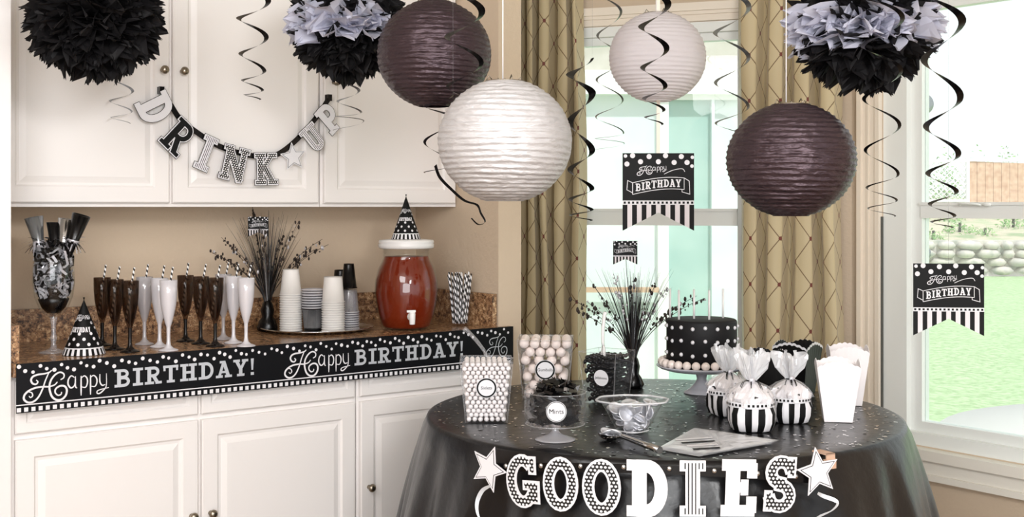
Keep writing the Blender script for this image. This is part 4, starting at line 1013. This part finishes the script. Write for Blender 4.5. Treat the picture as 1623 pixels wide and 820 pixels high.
def fill(p, rz, wb, wt, h, d, nm, m, lab, cat, group, seed, top=0, sc=(1, 1, 1), limit=150, wall=.0035):
    """candies packed in the box: the ones that show are things, the rest is one mass"""
    rnd = random.Random(seed); pts = []; r_ = d/2; nz = int((h-d*.6+top)/(d*.82)); R_ = Matrix.Rotation(rz, 3, 'Z')
    for k in range(nz):
        z = r_+.002+k*d*.82; w_ = (wb+(wt-wb)*min(z, h)/h)/2-wall-r_; n = max(3, int(2*w_/(d*.97))+1)
        if z > h: w_ *= .8; n -= 1
        off = (k % 2)*.5
        for i in range(n):
            for j in range(n):
                if off and i == n-1: continue
                x = -w_+2*w_*(i+off)/(n-1); y = -w_+2*w_*j/(n-1)
                pts.append((Vector((x, y, z)), i, j, k, n))
    def show(q): pt, i, j, k, n = q; return (0 if j == 0 else 1 if k >= nz-2 else 2 if i in (0, n-1) else 3)
    pts.sort(key=lambda q: (show(q), q[0].y)); vis = pts[:limit]; rest = pts[limit:]
    b = MB(); b.ball((0, 0, 0), r_*.98, 12, 0, sc); first = None
    for pt, *_ in vis:
        loc = p+R_ @ (pt+Vector((rnd.uniform(-1, 1), 0, rnd.uniform(-1, 1)))*r_*.06); rot = tuple(rnd.uniform(0, 6) for _ in range(3))
        if first is None: first = b.build(nm, m, loc=loc, rot=rot); tag(first, lab, cat, group)
        else: copy_tree(first, loc, rot)
    if rest:
        b = MB()
        for pt, *_ in rest: b.ball(pt, r_*.98, 8, 0, sc)
        o = b.build(nm, m, loc=p, rot=(0, 0, rz)); tag(o, lab+', those behind', cat, kind='stuff')
# scoop: handle and bowl along +x
def scoop(p, yaw, pitch, L_, m, label, name='scoop', bowl=.03, cat='scoop'):
    r = empty(name, p, 0, label, cat); r.rotation_euler = (0, -pitch, yaw)
    b = MB(); n = 14; vs = []
    for i in range(9):
        t = i/8; x = -bowl*.2+bowl*2.0*t; w_ = bowl*.62*(sin(pi*min(1, .12+t*.62))**.6)
        for j in range(9): a = -pi/2*.98+pi*.98*j/8; vs.append((-x, w_*sin(a), -w_*.75*cos(a)+.004))
    b.add(vs, [(i*9+j, i*9+j+1, (i+1)*9+j+1, (i+1)*9+j) for i in range(8) for j in range(8)], 0, True); b.build('scoop_bowl', m, r)
    b = MB(); b.tube([(bowl*.1, 0, .0), (bowl*.5, 0, .004), (L_*.5, 0, .008), (L_*.9, 0, .008), (L_, 0, .006)], lambda t: .0045+.0025*t, 8); b.build('handle', m, r)
    return r
# 1 small white candies
p = on(770.5, 665, Z0); wb, wt, h = .122, .154, .180; rz = rad(2)
r = candybox(p, rz, wb, wt, h, 'clear candy box of small pearly white candies at the left of the table'); rlabel(r, .104, .030, 'Sixlets', wb, wt, h)
fill(p, rz, wb, wt, h, .0152, 'pearl_candy', 'sixlet', 'small pearly white candy in the left candy box', 'candy', 'small pearly white candies in the left box', 5, top=.012, limit=260)
scoop(p+Vector((.0, .01, h+.012)), rad(198), rad(46), .105, 'clear_milky', 'clear plastic scoop standing in the box of small white candies', bowl=.032)
# 2 gumballs
p = on(865, 629, Z0); wb, wt, h = .145, .182, .196; rz = rad(-3)
r = candybox(p, rz, wb, wt, h, 'clear candy box of large white gumballs before the left curtain'); rlabel(r, .100, .033, 'Gumballs', wb, wt, h)
fill(p, rz, wb, wt, h, .0335, 'gumball', 'gumball', 'large white gumball in the middle candy box', 'candy', 'large white gumballs in the box', 6, top=.02, limit=110)
# 3 black candies
p = on(962, 637, Z0); wb, wt, h = .104, .134, .165; rz = rad(-33)
r = candybox(p, rz, wb, wt, h, 'clear candy box of black jelly beans beside the foil spray'); rlabel(r, .085, .026, 'Jellybeans', wb, wt, h, False, x=.012)
fill(p, rz, wb, wt, h, .0185, 'jelly_bean', 'bean', 'glossy black jelly bean in the right candy box', 'candy', 'black jelly beans in the box', 7, top=.0, sc=(1, .72, .72), limit=220)
scoop(p+Vector((-.012, -.01, h+.012)), rad(8), rad(84), .115, 'whiteplast', 'white plastic scoop standing in the box of black jelly beans', bowl=.03)
b = MB(); b.ball((0, 0, 0), .026, 16, 0, (1, .8, .6)); 
# 4 mints in a footed dish
p = on(880, 697, Z0); r = empty('trifle_dish', p, 0, 'clear footed dish of black wrapped mints at the front left of the table', 'dish')
b = MB(); b.lathe([(.001, .042), (.078, .042), (.083, .048), (.085, .13), (.0825, .13), (.0805, .050), (.076, .046), (.001, .046)], 56); b.build('bowl', 'dish', r)
b = MB(); b.lathe([(.014, .042), (.010, .032), (.011, .022), (.02, .014), (.045, .005), (.055, .002), (.055, 0), (.001, 0)], 40); b.build('foot', 'pearl', r)
b = MB(); b.tube([(.084*cos(a*pi/24), .084*sin(a*pi/24), .130) for a in range(49)], .0015, 6); b.tube([(.080*cos(a*pi/24), .080*sin(a*pi/24), .044) for a in range(49)], .0018, 6); b.build('rim', 'clear_milky', r)
b = MB(); T = None; f = lambda x, z, o: Vector(((.0868+o)*sin(x/.0868), -(.0868+o)*cos(x/.0868), z))
disc(b, 0, .090, .0275, f, .0003, 0, 32); disc(b, 0, .090, .0262, f, .0006, 1, 32); disc(b, 0, .09, .0246, f, .0009, 0, 32); text_mesh(b, 'Mints', .018, f, 0, .090, .0013, 1); b.build('round_label', ['white', 'black'], r)
rnd = random.Random(8); b = MB()
mm = MB(); L_ = .012
mm.box(-L_, L_, -.007, .007, -.004, .004); mm.add([(-L_, 0, 0), (-L_-.010, -.009, .004), (-L_-.011, .008, -.004), (-L_-.010, .0, .006)], [(0, 1, 2), (0, 2, 3)]); mm.add([(L_, 0, 0), (L_+.010, -.009, -.004), (L_+.011, .008, .004), (L_+.010, .0, -.006)], [(0, 1, 2), (0, 2, 3)])
first = None; k = 0
for layer in range(6):
    z = .054+layer*.0155; nmx = 13 if layer < 5 else 11
    for i in range(nmx):
        a = 2*pi*i/nmx+layer*.4; q = .062 if i % 3 else .045
        if layer == 5: q = rnd.uniform(0, .058)
        loc = p+Vector((q*cos(a), q*sin(a), z+(rnd.uniform(0, .012) if layer == 5 else 0))); rot = (rnd.uniform(-.6, .6), rnd.uniform(-.5, .5), a+pi/2+rnd.uniform(-.3, .3))
        if first is None: first = mm.build('wrapped_mint', 'mint', loc=loc, rot=rot); tag(first, 'black wrapped mint in the clear footed dish', 'candy', 'black wrapped mints in the footed dish')
        else: copy_tree(first, loc, rot)
for i in range(16):
    a = i*2.4; q = .048*sqrt((i+.5)/16); loc = p+Vector((q*cos(a), q*sin(a), .146+.012*(1-q/.05))); copy_tree(first, loc, (rnd.uniform(-.9, .9), rnd.uniform(-.6, .6), rnd.uniform(0, 6)))
b = MB(); b.lathe([(.001, .050), (.045, .050), (.045, .125), (.001, .13)], 20); tag(b.build('mint_pile', 'mint', loc=p), 'black wrapped mints at the core of the footed dish', 'candy', kind='stuff')
# 5 coin dish
p = on(1002, 684, Z0); r = empty('candy_dish', p, 0, 'clear flared dish of silver coins at the front of the table', 'dish')
b = MB(); sq = lambda a, q, z: q*(1+(.06*cos(4*a) if z < .08 else .10*cos(2*a)+.03*sin(8*a)))
b.lathe([(.001, .003), (.040, .003), (.044, .006), (.062, .04), (.080, .078), (.092, .088), (.0915, .090), (.078, .081), (.060, .042), (.042, .009), (.001, .007)], 48, 0, None, True, sq); b.build('dish_wall', 'dish', r)
b = MB(); rimr = lambda a: .092*(1+.10*cos(2*a)+.03*sin(8*a)); b.tube([(rimr(a*pi/36)*cos(a*pi/36), rimr(a*pi/36)*sin(a*pi/36), .089) for a in range(73)], .0028, 6); b.tube([(.043*(1+.06*cos(4*a*pi/24))*cos(a*pi/24), .043*(1+.06*cos(4*a*pi/24))*sin(a*pi/24), .004) for a in range(49)], .002, 6); b.build('rim', 'cello_white', r)
coin = MB(); coin.lathe([(.001, -.0018), (.0215, -.0018), (.022, -.0008), (.022, .0008), (.0215, .0018), (.0185, .0018), (.018, .0010), (.001, .0010)], 24)
rnd = random.Random(9); first = None
for i in range(58):
    lv = i//11; a = i*2.4+rnd.uniform(-.2, .2); z = .014+lv*.0135; q = (.024+.0072*lv)*(.8+.2*rnd.random()) if i % 4 else .012
    loc = p+Vector((q*cos(a), q*sin(a), z)); rot = (rnd.uniform(-.5, .5)+(1.0 if sin(a) < -.2 and lv < 5 else 0), rnd.uniform(-.5, .5), rnd.uniform(0, 6))
    if first is None: first = coin.build('silver_coin', 'coin', loc=loc, rot=rot); tag(first, 'silver foil coin in the clear flared dish', 'candy', 'silver coins in the flared dish')
    else: copy_tree(first, loc, rot)
# 6 silver scoop on the cloth
pa, pb = on(962, 689, Z0+.012), on(1046, 719, Z0+.006); d = pb-pa
r = empty('serving_spoon', pa, math.atan2(d.y, d.x), 'silver serving scoop holding coins, lying on the cloth before the coin dish', 'spoon')
b = MB(); vs = []
for i in range(11):
    t = i/10; x = -.022+.075*t; w_ = .031*sin(pi*min(1, .06+t*.90))**.5
    for j in range(9): a = -pi/2+pi*j/8; vs.append((x, w_*sin(a), .006-w_*.62*cos(a)*(1 if t > .05 else .6)))
b.add(vs, [(i*9+j, i*9+j+1, (i+1)*9+j+1, (i+1)*9+j) for i in range(10) for j in range(8)], 0, True); b.build('spoon_bowl', 'silver', r)
b = MB(); L_ = d.length; b.tube([(.050, 0, .004), (.08, 0, .008), (L_*.7, 0, .004), (L_, 0, .002)], lambda t: .0055+.004*t, 10); b.build('handle', 'silver', r)
q0 = Matrix.Rotation(math.atan2(d.y, d.x), 3, 'Z')
for i, (x, y, z, rx) in enumerate([(.0, .004, .006, .3), (.018, -.004, .009, -.4), (.032, .004, .010, .5)]):
    copy_tree(first, pa+q0 @ Vector((x, y, z)), (rx, .3, i), label='silver foil coin lying in the serving scoop')
    SC.objects  # linked above
# 7 flat treat bags
OUT = [(1040, 713), (1092, 684), (1150, 692), (1226, 704), (1170, 714), (1108, 725)]
for k in range(4):
    b = MB(); rnd = random.Random(30+k); pts = [on(x+k*3, y-k*1.6, Z0+.0025*k) for x, y in OUT]; c = sum(pts, Vector())/6; N = 10; vs = []; q = [p_-c for p_ in pts]
    ringn = [q[i]+(q[(i+1) % 6]-q[i])*j/6 for i in range(6) for j in range(6)]; nn = len(ringn)
    for t in (0, .3, .6, .85, 1):
        for v in ringn: vs.append(Vector((v.x*t, v.y*t, .0015+.0015*k*0+rnd.uniform(0, .0035)*(0 < t < 1))))
    b.add(vs, [(i*nn+j, i*nn+(j+1) % nn, (i+1)*nn+(j+1) % nn, (i+1)*nn+j) for i in range(4) for j in range(nn)], 0, False)
    o = b.build('treat_bag', 'cello_white', loc=c)
    # printed stripes near the open corner
    st = MB(); U = (on(1065, 714, Z0)-on(1130, 717, Z0)); 
    for i in range(4):
        p0_, p1_ = on(1070+i*9, 704+i*5, Z0)-c, on(1128+i*4, 700+i*5.5, Z0)-c; e = (on(1078, 706, Z0)-on(1074, 702, Z0)); e.z = 0
        for v in (p0_, p1_): v.z = .0052
        st.add([p0_, p1_, p1_+e*.5, p0_+e*.5], [(0, 1, 2, 3)], 1 if (i+k) % 2 else 0)
    if k == 3: tag(st.build('stripe_print', ['black', 'white'], o), 'black and white printed stripes')
    tag(o, ['flat clear treat bag at the bottom of the pile on the cloth', 'flat clear treat bag second from the bottom of the pile', 'flat clear treat bag second from the top of the pile', 'flat clear treat bag with striped print on top of the pile'][k], 'bag', 'flat treat bags piled on the cloth')
# 8 favour bags
def favor(p, rz, sc, label, seed):
    rnd = random.Random(seed); r = empty('favor_bag', p, rz, label, 'bag', 'black and white striped favour bags tied at the top'); b = MB(); n = 88; K = 11
    def sqr(a, q, z): return q*(1+.10*cos(4*(a+pi/4)) if z < .06 else 1)*(1+.012*sin(a*22))
    prof = [(.001, .0), (.050, .0), (.058, .004), (.066, .025), (.067, .05), (.064, .070)]
    prof = [(q*sc, z*sc) for q, z in prof]
    b.lathe(prof, n, lambda i, k: (k*2*K//n) % 2, None, True, sqr)
    b.build('striped_base', ['white', 'black'], r)
    b = MB(); b.lathe([(.0645*sc, .066*sc), (.0655*sc, .068*sc), (.0635*sc, .082*sc), (.062*sc, .082*sc)], n, 0, None, True, sqr)
    for k in range(34):
        a = 2*pi*k/34; q = .0668*sc*(1+.0*a); c = Vector((q*cos(a), q*sin(a), .075*sc)); t = Vector((-sin(a), cos(a), 0))*.0032*sc; u_ = Vector((0, 0, .0034*sc))
        b.add([c-t-u_, c+t-u_, c+t+u_, c-t+u_], [(0, 1, 2, 3)], 1)
    b.build('dotted_band', ['white', 'black'], r)
    b = MB(); ph = rnd.uniform(0, 6)
    wr = lambda a, q, z: q*(1+.10*sin(a*5+z*60+ph)+.07*sin(a*11-z*90)+.05*sin(a*23+z*140)+.05*sin(a*37-z*300)*cos(a*5+z*170))
    b.lathe([(.064*sc, .081*sc), (.064*sc, .095*sc), (.056*sc, .110*sc), (.040*sc, .123*sc), (.020*sc, .133*sc), (.011*sc, .138*sc)], 80, 0, None, False, wr); b.build('cellophane', 'clear_milky', r)
    b = MB(); b.lathe([(.060*sc, .07*sc), (.060*sc, .092*sc), (.051*sc, .107*sc), (.034*sc, .120*sc), (.010*sc, .134*sc)], 40, 0, None, False, wr); 
    for k in range(7):
        a = k*2.4; z = rnd.uniform(.088, .112); q = .061*(1-(z-.082)/.085); T = Matrix.Translation((q*sc*cos(a), q*sc*sin(a), z*sc)) @ Matrix.Rotation(a+pi/2, 4, 'Z') @ Matrix.Rotation(.6, 4, 'X')
        b.box(-.005, .005, -.002, .002, -.005, .005, 1, T); b.box(-.002, .002, -.003, .0, -.002, .002, 0, T)
    b.build('filler', ['paper', 'black'], r)
    b = MB(); fl = lambda a, q, z: q*(1+.35*sin(a*4+ph+z*20)+.22*sin(a*9+z*40)+.12*sin(a*21-z*120+2*sin(a*3)))
    b.lathe([(.010*sc, .137*sc), (.018*sc, .150*sc), (.030*sc, .172*sc), (.038*sc, .196*sc), (.041*sc, .214*sc)], 72, 0, None, False, lambda a, q, z: fl(a, q, z))
    vs = b.v
    b.v = [(x, y, z+(.012*sin(math.atan2(y, x)*5+ph) if z > .18*sc else 0)) for x, y, z in vs]
    b.lathe([(.006*sc, .137*sc), (.014*sc, .17*sc), (.026*sc, .206*sc)], 40, 0, None, False, fl)
    b.build('cellophane_plume', 'cello_white', r)
    b = MB(); ring = [(.0125*sc*cos(k*pi/8), .0125*sc*sin(k*pi/8), .1365*sc) for k in range(17)]; b.tube(ring, .0022, 6)
    for k in range(6):
        a = -pi/2+rnd.uniform(-1.2, 1.2); d_ = Vector((cos(a), sin(a), 0)); q_ = [Vector((0, 0, .1365*sc))+d_*(.012+.03*t)*sc+Vector((0, 0, (.012*sin(pi*t)-.03*t)*sc)) for t in (0, .25, .5, .75, 1)]
        b.strip(q_, [Vector((-sin(a), cos(a), .3)).normalized()]*5, .0035, 0)
    b.lathe([(.001, -.003), (.0075, -.003), (.0085, 0), (.0075, .003), (.001, .003)], 16, 1, Matrix.Translation((0, -.018*sc, .138*sc)) @ Matrix.Rotation(pi/2, 4, 'X'))
    b.build('ribbon_tie', ['foil_black', 'shred'], r)
favor(on(1154, 657, Z0), .3, .95, 'striped favour bag behind and left of the front one', 3)
favor(on(1190, 681, Z0), 0, 1.02, 'striped favour bag in front, nearest the flat treat bags', 1)
favor(on(1252, 668, Z0), .15, .92, 'striped favour bag at the right of the trio, beside the white treat boxes', 2)
# 9 treat boxes (scalloped popcorn boxes)
def treat_box(p, rz, wb, wt, h, m, label, group, edge=None, side=None):
    r = empty('treat_box', p, rz, label, 'box', group); b = MB()
    for s_ in range(4):
        R_ = Matrix.Rotation(s_*pi/2, 4, 'Z'); n = 30; pts = []
        for i in range(n+1):
            t = i/n; x = -wt/2+wt*t; pts.append((x, h-.012+.018*sin(pi*t)+.0045*abs(sin(pi*t*7))))
        vs = [R_ @ Vector((-wb/2, -wb/2, 0)), R_ @ Vector((wb/2, -wb/2, 0))]; yy = -wt/2
        lo = [R_ @ Vector((-wb/2+wb*i/n, -wb/2, 0)) for i in range(n+1)]; hi = [R_ @ Vector((x, yy, z)) for x, z in pts]
        lo2 = [R_ @ Vector(((-wb/2+wb*i/n)*.99, -wb/2+.0012, 0)) for i in range(n+1)]; hi2 = [R_ @ Vector((x*.985, yy+.0012, z)) for x, z in pts]
        m_ = n+1
        b.add(lo+hi, [(i, i+1, m_+i+1, m_+i) for i in range(n)], 0); b.add(lo2+hi2, [(i, i+1, m_+i+1, m_+i) for i in range(n)], 0); b.add(hi+hi2, [(i, i+1, m_+i+1, m_+i) for i in range(n)], 1)
        if edge: 
            e1 = [v+(R_ @ Vector((0, -.0006, 0))) for v in hi]; e2 = [v+(R_ @ Vector((0, -.0002, -.008))) for v in hi]; b.add(e1+e2, [(i, i+1, m_+i+1, m_+i) for i in range(n)], 1)
    b.add([(-wb/2, -wb/2, 0), (wb/2, -wb/2, 0), (wb/2, wb/2, 0), (-wb/2, wb/2, 0)], [(0, 1, 2, 3)], 0)
    b.build('carton', [m, edge or m], r)
G_ = 'scalloped treat boxes on the table'
treat_box(on(1343, 640, Z0), rad(-8), .080, .122, .180, 'paper', 'white scalloped treat box, the rear one of the two white boxes', G_)
treat_box(on(1327, 666, Z0), rad(-10), .080, .124, .172, 'paper', 'white scalloped treat box, the front one of the two white boxes', G_)
treat_box(on(1213, 637, Z0), rad(10), .075, .115, .160, 'blackbox', 'black scalloped treat box with white rim behind the front favour bag', G_, 'white')
treat_box(on(1264, 625, Z0), rad(-38), .085, .125, .170, 'blackbox', 'black scalloped treat box with white rim near the right curtain', G_, 'white')
# 10 cake
p = on(1112.5, 623, Z0); p.x = at(1112, 623, p.y).x; r = empty('cake_stand', p, 0, 'pale glazed pedestal cake stand under the black cake', 'cake stand')
b = MB(); b.lathe([(.001, .078), (.12, .078), (.14, .084), (.152, .092), (.153, .095), (.15, .096), (.138, .089), (.12, .086), (.001, .086)], 64); b.build('plate', 'porcelain', r)
b = MB(); b.lathe([(.03, .078), (.019, .062), (.016, .048), (.022, .034), (.042, .014), (.060, .003), (.060, 0), (.001, 0)], 40); b.build('pedestal', 'porcelain', r)
cp = p+Vector((0, 0, .0868)); cr_, ch_ = .119, .165
r = empty('birthday_cake', cp, 0, 'tall black fondant cake with white dots on the pedestal stand', 'cake')
b = MB(); b.lathe([(.001, 0), (cr_, 0), (cr_, ch_-.008), (cr_-.002, ch_-.003), (cr_-.007, ch_), (.001, ch_)], 72); b.build('cake_body', 'fondant', r)
for z in (.052, .098, .142):
    for k in range(18):
        a = 2*pi*k/18+.12; b = MB(); b.ball((cr_*cos(a), cr_*sin(a), z+.002*sin(k*3)), .0068, 10, 0, (1, 1, 1)); b.build('sugar_dot', 'white', r)
first = None; np_ = 27
for k in range(np_):
    a = 2*pi*k/np_; loc = cp+Vector(((cr_+.0152)*cos(a), (cr_+.0152)*sin(a), .0152+.004))
    if first is None:
        b = MB(); b.ball((0, 0, 0), .0146, 14); first = b.build('gumball', 'gumball', loc=loc); tag(first, 'pale gumball in the ring around the foot of the cake', 'candy', 'gumballs round the foot of the cake')
    else: copy_tree(first, loc)
for k, (x, yy) in enumerate([(1062, .045), (1076, -.03), (1100, .0), (1124, -.035), (1146, .03)]):
    q = at(x, 500, cp.y+yy); r_ = empty('candle', Vector((q.x, cp.y+yy, cp.z+ch_-.006)), 0, 'thin white candle on the cake, %s from the left' % ordn[k], 'candle', 'white candles on the cake')
    b = MB(); b.tube([(0, 0, 0), (0, 0, .05), (0, 0, .105)], .0038, 10); b.build('wax', 'whiteplast', r_)
    b = MB(); b.tube([(0, 0, .105), (0, 0, .112)], .0007, 5); b.build('wick', 'cord', r_)
